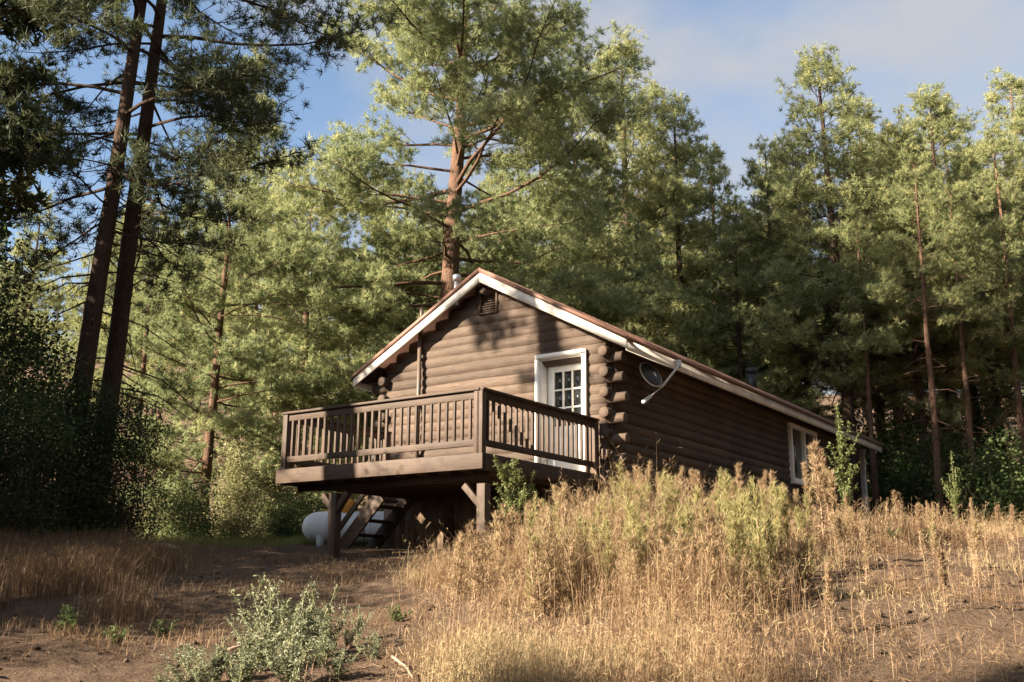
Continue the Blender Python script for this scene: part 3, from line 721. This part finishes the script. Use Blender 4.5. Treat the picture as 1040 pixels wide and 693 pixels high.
def pine(K, base, u, v, Y, label, group, wide=1.0):
    x, H = top_at(u, v, Y); s = H/base
    return put(K.get(), x, Y, rr_.uniform(0, 6.28), s*wide, s, label, 'tree', group)
G1 = 'pines standing beyond the long wall'
pine(K1, 17.6, 836, 62, 33, 'tall pointed pine whose tip rises highest over the long roof', G1, 1.05)
pine(K2, 17.6, 934, 98, 36, 'broad olive pine next to the highest pointed pine, with a blunt twin top', G1, 1.2)
pine(K4, 17.6, 1014, 84, 41, 'slender pine with bare visible trunk standing against the sky at the picture edge', G1, 1.0)
pine(K1, 17.6, 985, 165, 37, 'dark full pine in front of the slender pine at the picture edge', G1, 1.05)
pine(K2, 17.6, 772, 180, 36, 'small pale pine in the dip of the skyline above the black flue', G1, 1.0)
pine(K1, 17.6, 684, 108, 37, 'dark pine rising just behind the crown of the tallest ponderosa', G1, .95)
pine(K2, 17.6, 636, 48, 39, 'second pine standing close behind the crown of the tallest ponderosa', G1, 1.1)
pine(K3, 13.6, 590, 160, 31, 'rounded pine glimpsed between the tallest ponderosa and the roof', G1, 1.1)
pine(K1, 17.6, 888, 150, 40, 'dense pine filling the gap between the two highest pines of the skyline', G1, 1.1)
for u, v, Y, lb in ((806, 150, 37, 'slim pine leaning against the flank of the highest pointed pine'), (868, 112, 36, 'slim upright pine just behind the highest pointed pine'), (908, 128, 33, 'slim upright pine before the broad olive pine'), (962, 118, 39, 'slim upright pine between the broad olive pine and the slender one'), (1046, 108, 38, 'slim pine cut by the picture edge'), (742, 205, 34, 'short pale pine filling the skyline dip next to the dark pine'), (715, 150, 40, 'pointed pine showing behind the dark pine by the tall ponderosa')):
    pine((K2, K4)[int(u) % 2 if u != 868 else 1], 17.6, u, v, Y, lb, G1, .95)
K6 = Kind(make_pine('pine_tree', 48, 18, .17, .58, 2.6, 44, .21, 16, .022, NEEDR, BARK, 'cone', (.3, .2), .42, 1.2, -.1, 1, 46))
for u, v, Y, lb in ((922, 160, 29, 'slender bare trunked pine in front of the broad olive pine'), (958, 190, 30.5, 'thin bare trunked pine just beside the dark full pine'), (1002, 140, 32, 'bare trunked pine with dead snags at the picture edge'), (868, 230, 31, 'thin bare trunked pine above the far end of the roof'), (805, 250, 33, 'thin bare trunked pine above the middle of the long roof')):
    pine(K6, 17.6, u, v, Y, lb, G1, 1.0)
G2 = 'bright young pines beside the deck'
pine(K3, 13.6, 232, 175, 27, 'bright rounded pine in full sun between twin dark trunks and deck', G2, 1.0)
pine(K3, 13.6, 320, 215, 31, 'sunlit bushy pine directly above the deck corner post', G2, 1.15)
pine(K3, 13.6, 410, 190, 33, 'sunlit bushy pine behind the service mast of the cabin', G2, 1.1)
pine(K2, 17.6, 265, 60, 44, 'thin tall pine far behind the bright rounded pine', G2, .8)
pine(K4, 17.6, 160, 210, 30, 'slim pine with reddish trunk just beside the twin dark trunks', G2, .9)
# the forest beyond
G3 = 'slender pines of the forest beyond'
spots = []
for row, Y in enumerate((36, 44, 54, 66, 80, 96)):
    hw = Y*.56; n = 9+row*2
    for i in range(n):
        x = -hw+2*hw*(i+rr_.uniform(.15, .85))/n; y = Y+rr_.uniform(-4, 4)
        if Y < 40 and -12 < x < 6: continue
        spots.append((x, y))
for i, (x, y) in enumerate(spots):
    K = (K4, K5, K2, K5, K4)[i % 5]; lim = .46 if x/y > .25 else .40
    if -.03 < x/y < .2: lim = .44
    if .19 < x/y <= .25: lim = .38
    H = min(y*lim*rr_.uniform(.75, 1.0)-gz(x, y), 27); H = max(H, 9)
    put(K.get(), x, y, rr_.uniform(0, 6.28), H/17.6*rr_.uniform(.9, 1.15), H/17.6, 'slender forest pine in the dim wood behind the cabin', 'tree', G3)

# trees out of the frame towards the sun: they throw the shade that falls across the clearing
G4 = 'trees on the sunward side of the clearing'
def shade(K, base, x, y, H, wide, label): return put(K.get(), x, y, rr_.uniform(0, 6.28), H/base*wide, H/base, label, 'tree', G4)
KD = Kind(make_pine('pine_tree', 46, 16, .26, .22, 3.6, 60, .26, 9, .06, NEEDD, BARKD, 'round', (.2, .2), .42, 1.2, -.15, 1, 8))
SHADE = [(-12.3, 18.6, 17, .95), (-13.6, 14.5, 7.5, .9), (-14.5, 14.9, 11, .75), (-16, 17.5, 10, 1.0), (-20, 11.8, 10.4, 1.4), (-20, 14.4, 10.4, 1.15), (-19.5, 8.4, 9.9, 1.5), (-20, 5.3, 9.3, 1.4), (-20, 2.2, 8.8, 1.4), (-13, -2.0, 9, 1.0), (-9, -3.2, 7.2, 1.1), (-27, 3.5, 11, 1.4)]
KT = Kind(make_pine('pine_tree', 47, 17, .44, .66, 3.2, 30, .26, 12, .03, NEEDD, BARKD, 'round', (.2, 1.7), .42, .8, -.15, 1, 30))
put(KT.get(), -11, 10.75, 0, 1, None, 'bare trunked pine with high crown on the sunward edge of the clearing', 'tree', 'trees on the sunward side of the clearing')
OPEN = [(8.5, 1), (10.5, 5), (12.5, 8.5), (16.5, 12.5), (6, -3), (15, 6), (11, 3), (16, 9), (21, 14.5), (26, 19), (16, 4), (9, -4), (20, 9), (2, -9), (-3, -13), (6, -10), (12, -9), (0, -18), (25, 13), (29, 24), (8, -16), (30, 33)]  # unseen pines added to block sky light and darken the long wall
for x, y in OPEN: shade(KD, 15.6, x+rr_.uniform(-1, 1), y+rr_.uniform(-1, 1), rr_.uniform(12, 17), 1.25, 'dense dark pine added out of view to block sky light on the side away from the sun')
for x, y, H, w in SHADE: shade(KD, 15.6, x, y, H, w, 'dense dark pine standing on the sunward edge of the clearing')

# ------------------------------------------------------------------ shrubs
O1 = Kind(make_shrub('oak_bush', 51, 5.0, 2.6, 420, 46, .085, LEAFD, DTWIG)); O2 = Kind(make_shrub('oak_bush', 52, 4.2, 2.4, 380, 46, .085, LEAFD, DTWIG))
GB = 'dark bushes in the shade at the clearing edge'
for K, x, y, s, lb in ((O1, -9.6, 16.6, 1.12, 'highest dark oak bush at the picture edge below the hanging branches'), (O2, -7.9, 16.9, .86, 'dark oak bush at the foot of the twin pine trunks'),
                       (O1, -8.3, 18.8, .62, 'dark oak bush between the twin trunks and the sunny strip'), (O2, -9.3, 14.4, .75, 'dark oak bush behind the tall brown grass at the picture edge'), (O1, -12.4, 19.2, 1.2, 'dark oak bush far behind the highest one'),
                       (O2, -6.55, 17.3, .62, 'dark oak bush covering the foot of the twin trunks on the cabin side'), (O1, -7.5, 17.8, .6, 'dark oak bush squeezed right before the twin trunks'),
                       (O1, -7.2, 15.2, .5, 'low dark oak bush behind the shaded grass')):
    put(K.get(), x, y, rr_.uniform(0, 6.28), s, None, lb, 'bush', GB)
S1 = Kind(make_shrub('leafy_shrub', 53, 2.0, 1.1, 200, 34, .075, LEAFG, TWIG, clr=.16)); S2 = Kind(make_shrub('leafy_shrub', 54, 3.0, 1.05, 300, 36, .075, LEAFY, TWIG, 'cone', .17))
x, H = top_at(243, 438, 25.0); put(S2.get(), x, 25, 0, H/3.0*.95, H/3.0, 'pale yellow cone shaped shrub between the dark bushes and the deck', 'shrub', 'sunlit shrubs')
for K, x, y, H, lb in ((O2, -9, 2.3, 3.5, 0), (O1, -9.5, 4.2, 3.9, 0), (O2, -9.4, 6.8, 4.5, 0), (O1, -9.6, 8.7, 5.2, 0), (O2, -9.4, 10.9, 5.0, 0), (O1, -13.2, 13.0, 6.6, 0), (O2, -14.6, 16.2, 8.4, 0), (O1, -13.4, 10.4, 6.0, 0)):
    s_ = H/(5.0 if K is O1 else 4.2); put(K.get(), x, y, rr_.uniform(0, 6.28), s_*.85, s_, 'dark oak bush on the sunward edge of the bare dirt', 'bush', 'bushes on the sunward side of the clearing')
for u, v, Y, K, b, lb in ((200, 485, 24, S1, 2.0, 'green rounded shrub beside the dark bushes'), (292, 497, 24.2, S1, 2.0, 'green low shrub just beside the propane tank'), (330, 480, 26, S1, 2.0, 'green shrub behind the propane tank'), (170, 455, 27, S2, 3, 'yellow green shrub behind the green rounded one'), (290, 440, 29, S2, 3, 'faint yellow shrub behind the pale cone shaped one')):
    x, H = top_at(u, v, Y); put(K.get(), x, Y, rr_.uniform(0, 6.28), H/b*1.1, H/b, lb, 'shrub', 'sunlit shrubs')
for u, v, Y, K, b, lb in ((912, 428, 33, S1, 2.0, 'green shrub at the far end of the roof'), (960, 445, 31, O2, 4.2, 'dark shrub next to the grey porch post'), (1020, 440, 29, S1, 2.0, 'green shrub at the picture edge beyond the mound'), (1000, 405, 34, O1, 5, 'dark tall shrub in front of the forest trunks'), (880, 408, 36, S1, 2.0, 'green bush peeping over the end of the roof'), (935, 415, 36, O2, 4.2, 'dark shrub among the forest trunks')):
    x, H = top_at(u, v, Y); put(K.get(), x, Y, rr_.uniform(0, 6.28), H/b*1.15, H/b, lb, 'shrub', 'shrubs beyond the long wall')

# ------------------------------------------------------------------ grasses
rg = np.random.default_rng(5)
def scatter(n, x0, x1, y0, y1, dens):
    x = rg.uniform(x0, x1, n*4); y = rg.uniform(y0, y1, n*4); k = rg.uniform(size=n*4) < dens(x, y); return x[k][:n], y[k][:n]
def px(x, y):                                         # picture column of a ground point
    z = ground(x, y); d = y*math.cos(PITCH)+z*math.sin(PITCH); return 520+F*x/d
def inhouse(x, y):
    w = (x-C2[0])*W2[0]+(y-C2[1])*W2[1]; s = (x-C2[0])*L2[0]+(y-C2[1])*L2[1]; return (w > -4.9) & (w < .35) & (s > -.1) & (s < 17)
def dm_(x, y):
    u = px(x, y); edge = 470-35*np.sin(y*1.3)-(y-6)*2
    d = sstep(edge-35, edge+60, u)*(1-.92*sstep(700, 820, u)*(1-sstep(11.2, 12.4, y)))
    return d*(.12+.88*sstep(.3, .62, vnoise(x*1.3, y*1.3, 9)))*(~inhouse(x, y))*np.where(y > 12.6, .5, 1)
X, Y = scatter(2300, -1.6, 7.2, 5.0, 13.4, dm_); u = px(X, Y)
hm = .5+.8*np.exp(-((u-640)/130.0)**2)*sstep(6, 9, Y)*(1-.6*sstep(9.8, 11.5, Y))
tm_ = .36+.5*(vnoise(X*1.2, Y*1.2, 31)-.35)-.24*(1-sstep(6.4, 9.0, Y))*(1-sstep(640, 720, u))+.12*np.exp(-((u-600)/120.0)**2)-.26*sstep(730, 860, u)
tm_ = np.where(vnoise(X*1.1, Y*1.1, 35) > .7, .96, tm_)
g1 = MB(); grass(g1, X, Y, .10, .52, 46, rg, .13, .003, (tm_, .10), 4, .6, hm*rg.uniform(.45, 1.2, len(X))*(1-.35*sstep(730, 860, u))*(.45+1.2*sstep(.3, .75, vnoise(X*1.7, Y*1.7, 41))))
k = rg.uniform(size=len(X)) < .6+.4*(u > 700)
grass(g1, X[k], Y[k], .3, .95, 6, rg, .16, .003, (.5, .25), 10, .4, (hm*rg.uniform(.6, 1.2, len(X)))[k])
tag(g1.build('dry_grass', STRAW, tint=True), 'golden dry grass covering the sunny mound in front of the cabin', 'grass', None, 'stuff')
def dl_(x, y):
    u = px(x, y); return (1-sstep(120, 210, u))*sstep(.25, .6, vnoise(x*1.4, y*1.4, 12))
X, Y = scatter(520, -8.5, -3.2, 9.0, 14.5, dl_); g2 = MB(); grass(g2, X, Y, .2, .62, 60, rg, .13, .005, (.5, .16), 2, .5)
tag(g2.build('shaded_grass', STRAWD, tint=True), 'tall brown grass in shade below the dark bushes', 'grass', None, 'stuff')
def dg_(x, y): u = px(x, y); return sstep(.3, .6, vnoise(x*1.2, y*1.2, 15))*(u > 150)*(u < 430)*(~inhouse(x, y))
X, Y = scatter(460, -8.5, -1.8, 21.0, 26, dg_); g3 = MB(); grass(g3, X, Y, .08, .3, 60, rg, .2, .007, (.6, .2), 0, .5)
tag(g3.build('grass_strip', GRASSG, tint=True), 'sunny strip of green and yellow grass before the far shrubs', 'grass', None, 'stuff')
def ds_(x, y): u = px(x, y); return (.04+.5*sstep(.55, .75, vnoise(x*1.1, y*1.1, 18)))*(u < 640)*(~inhouse(x, y))
X, Y = scatter(620, -6.5, 1.5, 5.6, 17.5, ds_); g4 = MB(); grass(g4, X, Y, .04, .2, 26, rg, .1, .0045, (.5, .2), 1, .6)
tag(g4.build('sparse_grass', STRAWD, tint=True), 'sparse dry grass tufts scattered over the bare dirt', 'grass', None, 'stuff')
def df_(x, y): return (.3+.7*sstep(.4, .6, vnoise(x*.7, y*.7, 21)))*(~inhouse(x, y))*(px(x, y) > 640)
X, Y = scatter(700, 2, 16, 12.8, 26, df_); g5 = MB(); grass(g5, X, Y, .1, .45, 40, rg, .25, .007, (.45, .2), 0, .5)
tag(g5.build('meadow_grass', STRAW, tint=True), 'dry grass on the flat ground behind the brow of the mound', 'grass', None, 'stuff')

# pebbles and clods
pb = MB(); Xp = rg.uniform(-6, 6.5, 2600); Yp = 5.2+rg.uniform(0, 1, 2600)**1.4*12
ico = np.array([[0, 0, 1], [.9, 0, .3], [.28, .85, .35], [-.72, .53, .3], [-.72, -.53, .38], [.28, -.85, .3], [0, 0, -.6]]); icf = np.array([[0, 1, 2], [0, 2, 3], [0, 3, 4], [0, 4, 5], [0, 5, 1], [6, 2, 1], [6, 3, 2], [6, 4, 3], [6, 5, 4], [6, 1, 5]])
for x, y, z in zip(Xp, Yp, ground(Xp, Yp)):
    s = .007+.042*rg.uniform()**4; a = rg.uniform(0, 6.28); M = np.array([[math.cos(a), -math.sin(a), 0], [math.sin(a), math.cos(a), 0], [0, 0, .7]])
    pb.add((ico*rg.uniform(.7, 1.3, (7, 1))*s)@M.T+np.array([x, y, z]), icf)
tag(pb.build('pebbles', EARTH), 'small stones and clods lying on the dirt', 'pebbles', None, 'stuff')

lt = MB(); n_ = 9000; Xl = rg.uniform(-6.5, 6.5, n_); Yl = 5+rg.uniform(0, 1, n_)**1.3*12.5; zl_ = ground(Xl, Yl)+.006; al = rg.uniform(0, 6.28, n_); ll = rg.uniform(.03, .13, n_)*(1+2*(rg.uniform(size=n_) > .96)); wl_ = rg.uniform(.0015, .004, n_)
dl_x, dl_y = np.cos(al)*ll, np.sin(al)*ll; e_z = ground(Xl+dl_x, Yl+dl_y)+rg.uniform(.004, .03, n_)
V = np.stack([np.stack([Xl-np.sin(al)*wl_, Yl+np.cos(al)*wl_, zl_], 1), np.stack([Xl+np.sin(al)*wl_, Yl-np.cos(al)*wl_, zl_+.003], 1), np.stack([Xl+dl_x, Yl+dl_y, e_z], 1)], 1).reshape(-1, 3)
lt.add(V, np.arange(n_)[:, None]*3+np.array([[0, 1, 2]]), np.repeat(rg.uniform(0, 1, n_), 3))
tag(lt.build('needle_litter', STRAWD, tint=True), 'dead needles and twig litter strewn over the dirt', 'litter', None, 'stuff')

# ------------------------------------------------------------------ weeds
PL = [Kind(make_spire('plumed_weed', 61+i, 1.0, PLUME, DRYST, (2, 1, 3, 2)[i], 1.15, .005, ((.5, 1), (.45, 1), (.6, 1), (.4, 1))[i], (.04, .035, .045, .035)[i], .06)) for i in range(4)]
GP = 'tan plumed weeds along the brow of the mound'
def weed_at(K, base, u, v, Y, label, cat, group, wide=1.0):
    P = at(u, v, Y); H = max(.15, P[2]-gz(P[0], Y)); s = H/base
    return put(K.get(), P[0], Y, rr_.uniform(0, 6.28), s*wide, s, label, cat, group, .02)
pl = [(515, 520), (560, 500), (575, 488), (588, 495), (604, 508), (618, 500), (640, 470), (646, 473), (655, 492), (668, 498), (676, 482), (690, 474), (700, 476), (708, 474), (722, 492), (735, 480), (742, 488), (750, 470), (765, 500), (775, 478), (783, 490), (797, 476), (808, 490), (818, 470), (830, 452), (838, 448), (846, 470), (858, 500), (870, 512), (812, 505), (760, 515), (700, 505), (630, 510), (545, 520), (533, 528), (900, 505), (915, 498), (930, 512), (950, 508), (985, 505), (1010, 512)]
for i, (u, v) in enumerate(pl):
    Y = 11.6+rr_.uniform(-1.6, .9) if u < 860 else 12.6+rr_.uniform(-.2, .8)
    weed_at(PL[i % 4], .95, u, v, Y, 'tan plumed weed stalk standing in the dry grass before the dark long wall', 'weed', GP, rr_.uniform(.9, 1.25))
PALEB = leafmat('pale_brush', [(0, (.2, .13, .075)), (.5, (.33, .24, .14)), (1, (.42, .34, .19))], .35)
YB = [Kind(make_spire('golden_brush', 71+i, .8, PALEB, DRYST, 6, .7, .0045, (.3, 1), .05, .06)) for i in range(3)]
for i in range(34):
    u = rr_.gauss(640, 85); Y = rr_.uniform(7.4, 11.2); P = at(u, 600, Y); H = rr_.uniform(.45, .85)
    put(YB[i % 3].get(), P[0], Y, rr_.uniform(0, 6.28), H/.8*1.15, H/.8, 'golden feathery brush growing among the dry grass of the mound', 'brush', 'golden brush on the mound', .02)

YGB = leafmat('yellow_green_brush', [(0, (.17, .15, .06)), (.5, (.29, .265, .11)), (1, (.4, .365, .18))], .35)
YG = [Kind(make_spire('yellow_green_brush', 171+i, 1.0, YGB, DRYST, 6, .9, .0045, (.3, 1), .045, .07)) for i in range(2)]
for i in range(44):
    u = rr_.gauss(680, 70); Y = rr_.uniform(7.8, 11.2); P = at(u, 600, Y); H = rr_.uniform(.55, .92)
    put(YG[i % 2].get(), P[0], Y, rr_.uniform(0, 6.28), H*1.1, H, 'yellow green wispy brush rising above the dry grass of the mound', 'brush', 'wispy brush on the mound', .02)

for i in range(16):
    u = rr_.uniform(720, 1030); Y = rr_.uniform(6.6, 12); P = at(u, 600, Y); H = rr_.uniform(.3, .62)
    put(PL[i % 4].get(), P[0], Y, rr_.uniform(0, 6.28), H*1.2, H, 'brown wispy weed scattered over the half bare slope of the mound', 'weed', 'brown weeds on the slope', .02)
# slender leafy sapling weeds
LEAFB = leafmat('bright_weed_leaves', [(0, (.06, .078, .024)), (.5, (.125, .15, .05)), (1, (.22, .235, .09))], .4)
SP1 = Kind(make_weed('green_weed', 81, 1.2, LEAFB, STALK, 7, .045, 9, .28)); SP2 = Kind(make_weed('green_weed', 82, 1.6, LEAFB, STALK, 2, .05, 10, .16)); SP3 = Kind(make_weed('green_weed', 83, 1.6, LEAFB, STALK, 3, .045, 7, .3))
weed_at(SP1, 1.2, 522, 462, 12.6, 'bright green feathery weed with pale stems before the deck corner post', 'weed', 'green weeds', 1.0)
weed_at(SP2, 1.6, 852, 408, 12.4, 'tall pale stalked weed with green leafy top before the far end of the roof', 'weed', 'green weeds', .9)
weed_at(SP3, 1.6, 965, 455, 13.5, 'thin arching green weed before the shrubs beyond the mound', 'weed', 'green weeds', .8)
weed_at(SP1, 1.2, 570, 505, 12.0, 'small green weed in the shade under the deck railing', 'weed', 'green weeds', .7)

WD = [Kind(make_weed('leafy_weed', 91+i, .6, SAGE, STALK, (9, 7, 8)[i], .032, 7, .6)) for i in range(3)]
wl = [(276, 588, 7.0, 1), (316, 590, 7.3, 1), (298, 610, 6.9, 1.2), (338, 612, 7.6, 1), (258, 640, 6.6, 1.3), (222, 662, 6.5, 1.4), (190, 668, 6.6, 1.4), (355, 628, 7.8, .9), (366, 612, 8.0, .8), (285, 650, 6.3, 1.3), (320, 655, 6.5, 1.3), (240, 675, 6.2, 1.5), (200, 655, 5.95, 1.5), (250, 640, 5.9, 1.4), (300, 632, 5.9, 1.3), (345, 650, 6.0, 1.5), (172, 672, 5.9, 1.6), (222, 642, 6.2, 1.4), (268, 622, 6.4, 1.2), (330, 625, 6.7, 1.2), (310, 598, 7.6, 1.1), (380, 640, 7.0, 1.2)]
for i, (u, v, Y, w) in enumerate(wl): weed_at(WD[i % 3], .58, u, v, Y, 'grey green leafy weed in the clump on the bare foreground dirt', 'weed', 'leafy weeds in the foreground clump', w)
W2k = [Kind(make_weed('leafy_weed', 95+i, .35, LEAFG, STALK, 8, .04, 3, .8)) for i in range(2)]
for i, (u, v, Y, w, lb) in enumerate([(75, 612, 8.2, 1.5, 'low dark green weed in the shade near the picture edge'), (168, 626, 8.6, 1.4, 'low green weed on the dirt behind the foreground clump'), (405, 616, 8.9, 1.5, 'low green weed patch where dirt meets the dry grass'), (120, 640, 7.6, 1.4, 'yellowish low weed beside a fallen stick'), (150, 590, 10.0, 1.5, 'dim low weed at the edge of the shaded grass'), (590, 520, 11, 1, 'small green weed poking from the golden brush'), (650, 560, 9, 1.0, 'thin green weed halfway up the golden mound'), (790, 600, 8, 1.0, 'green weed among the stalks of the shaded slope'), (940, 530, 11.5, 1.3, 'pale green weed on the brow of the mound'), (905, 532, 11.8, 1.4, 'grey green weed next to the pale green one on the brow')]):
    weed_at(W2k[i % 2], .34, u, v, Y, lb, 'weed', 'low weeds', w)

# fallen sticks and a log
def stick(pts, r0, label, group='fallen sticks'):
    V = []
    for u, v, h in pts:
        Y = 4.0; r_ = ray(u, v)
        while Y < 30:
            P = r_*(Y/r_[1])
            if P[2] < gz(P[0], Y)+h: break
            Y += .04
        V.append([P[0], Y, gz(P[0], Y)+h])
    s = MB(); s.tube(V, np.linspace(r0, r0*.4, len(V)), 7); tag(s.build('fallen_stick', PALETWIG, smooth=True), label, 'stick', group)
stick([(100, 612, .02), (115, 600, .05), (142, 590, .1)], .014, 'pale bent stick lying near the low dark weed')
stick([(232, 660, .02), (250, 655, .04), (268, 648, .05)], .012, 'thin pale stick by the foreground clump')
stick([(398, 668, .02), (412, 680, .03), (420, 690, .02)], .01, 'thin straight stick on the bare dirt by the grass edge')
stick([(156, 556, .05), (170, 556, .06), (182, 558, .05)], .07, 'short dark log at the edge of the sunny strip')

for K_ in [v_ for v_ in list(globals().values()) if isinstance(v_, Kind)]:      # a kind that was never placed is taken out again
    if not K_.used:
        for ch in list(K_.o.children): bpy.data.objects.remove(ch)
        bpy.data.objects.remove(K_.o)

# ------------------------------------------------------------------ light, sky, camera
SUN_AZ = math.atan2(-.432, -.902); SUN_EL = R(25)
sd = Vector((math.cos(SUN_AZ)*math.cos(SUN_EL), math.sin(SUN_AZ)*math.cos(SUN_EL), math.sin(SUN_EL)))
sun = bpy.data.lights.new('sun', 'SUN'); sun.energy = 5.0; sun.angle = R(.53); sun.color = (1.0, .86, .68)
so = bpy.data.objects.new('sun', sun); C.objects.link(so); so.rotation_euler = (-sd).to_track_quat('-Z', 'Y').to_euler(); so.location = (-30, -10, 25)
w = bpy.data.worlds.new('World'); sc.world = w; w.use_nodes = True; nt = w.node_tree; bg = nt.nodes['Background']
sky = nd(nt, 'ShaderNodeTexSky', sky_type='NISHITA'); sky.sun_disc = False; sky.sun_elevation = SUN_EL; sky.sun_rotation = math.atan2(sd.x, sd.y)
tc = nd(nt, 'ShaderNodeTexCoord'); mp = nd(nt, 'ShaderNodeMapping'); mp.inputs['Scale'].default_value = (1.6, 1.0, 3.2); mp.inputs['Location'].default_value = (.35, .2, .1)
nt.links.new(tc.outputs['Generated'], mp.inputs[0]); cn = noise(nt, 1.5, 6, mp.outputs[0], .55)
sx = nd(nt, 'ShaderNodeSeparateXYZ'); nt.links.new(tc.outputs['Generated'], sx.inputs[0])
adx = nd(nt, 'ShaderNodeMath', operation='MULTIPLY_ADD'); adx.inputs[1].default_value = .42; nt.links.new(sx.outputs['X'], adx.inputs[0]); nt.links.new(cn.outputs[0], adx.inputs[2])
cr_ = ramp(nt, [(.36, (0, 0, 0)), (.56, (1, 1, 1))], adx.outputs[0])
cm = nd(nt, 'ShaderNodeMix', data_type='RGBA'); cm.inputs[7].default_value = (2.4, 2.46, 2.62, 1)
cs = nd(nt, 'ShaderNodeMath', operation='MULTIPLY'); cs.inputs[1].default_value = .92; nt.links.new(cr_.outputs[0], cs.inputs[0])
nt.links.new(cs.outputs[0], cm.inputs[0]); nt.links.new(sky.outputs[0], cm.inputs[6]); nt.links.new(cm.outputs[2], bg.inputs[0]); bg.inputs[1].default_value = .05

cam = bpy.data.cameras.new('camera'); cam.sensor_width = 36; cam.lens = 36*F/1040; cam.clip_end = 2000; cam.clip_start = .1
co = bpy.data.objects.new('camera', cam); C.objects.link(co); sc.camera = co
e1 = Vector((1, 0, 0)); e2 = Vector((0, -math.sin(PITCH), math.cos(PITCH))); fw = Vector((0, math.cos(PITCH), math.sin(PITCH)))
rt = e1*math.cos(ROLL)+e2*math.sin(ROLL); up = -e1*math.sin(ROLL)+e2*math.cos(ROLL)
co.matrix_world = Matrix(((rt.x, up.x, -fw.x, 0), (rt.y, up.y, -fw.y, 0), (rt.z, up.z, -fw.z, 0), (0, 0, 0, 1)))
vs = sc.view_settings; vs.view_transform = 'Standard'; vs.look = 'None'; vs.gamma = 1; vs.use_curve_mapping = False; vs.exposure = 2.3
sc.render.engine = 'CYCLES'; cy = sc.cycles; cy.use_denoising = True
try: cy.denoiser = 'OPENIMAGEDENOISE'
except Exception: pass
cy.max_bounces = 10; cy.diffuse_bounces = 4; cy.transmission_bounces = 4; cy.sample_clamp_indirect = 4
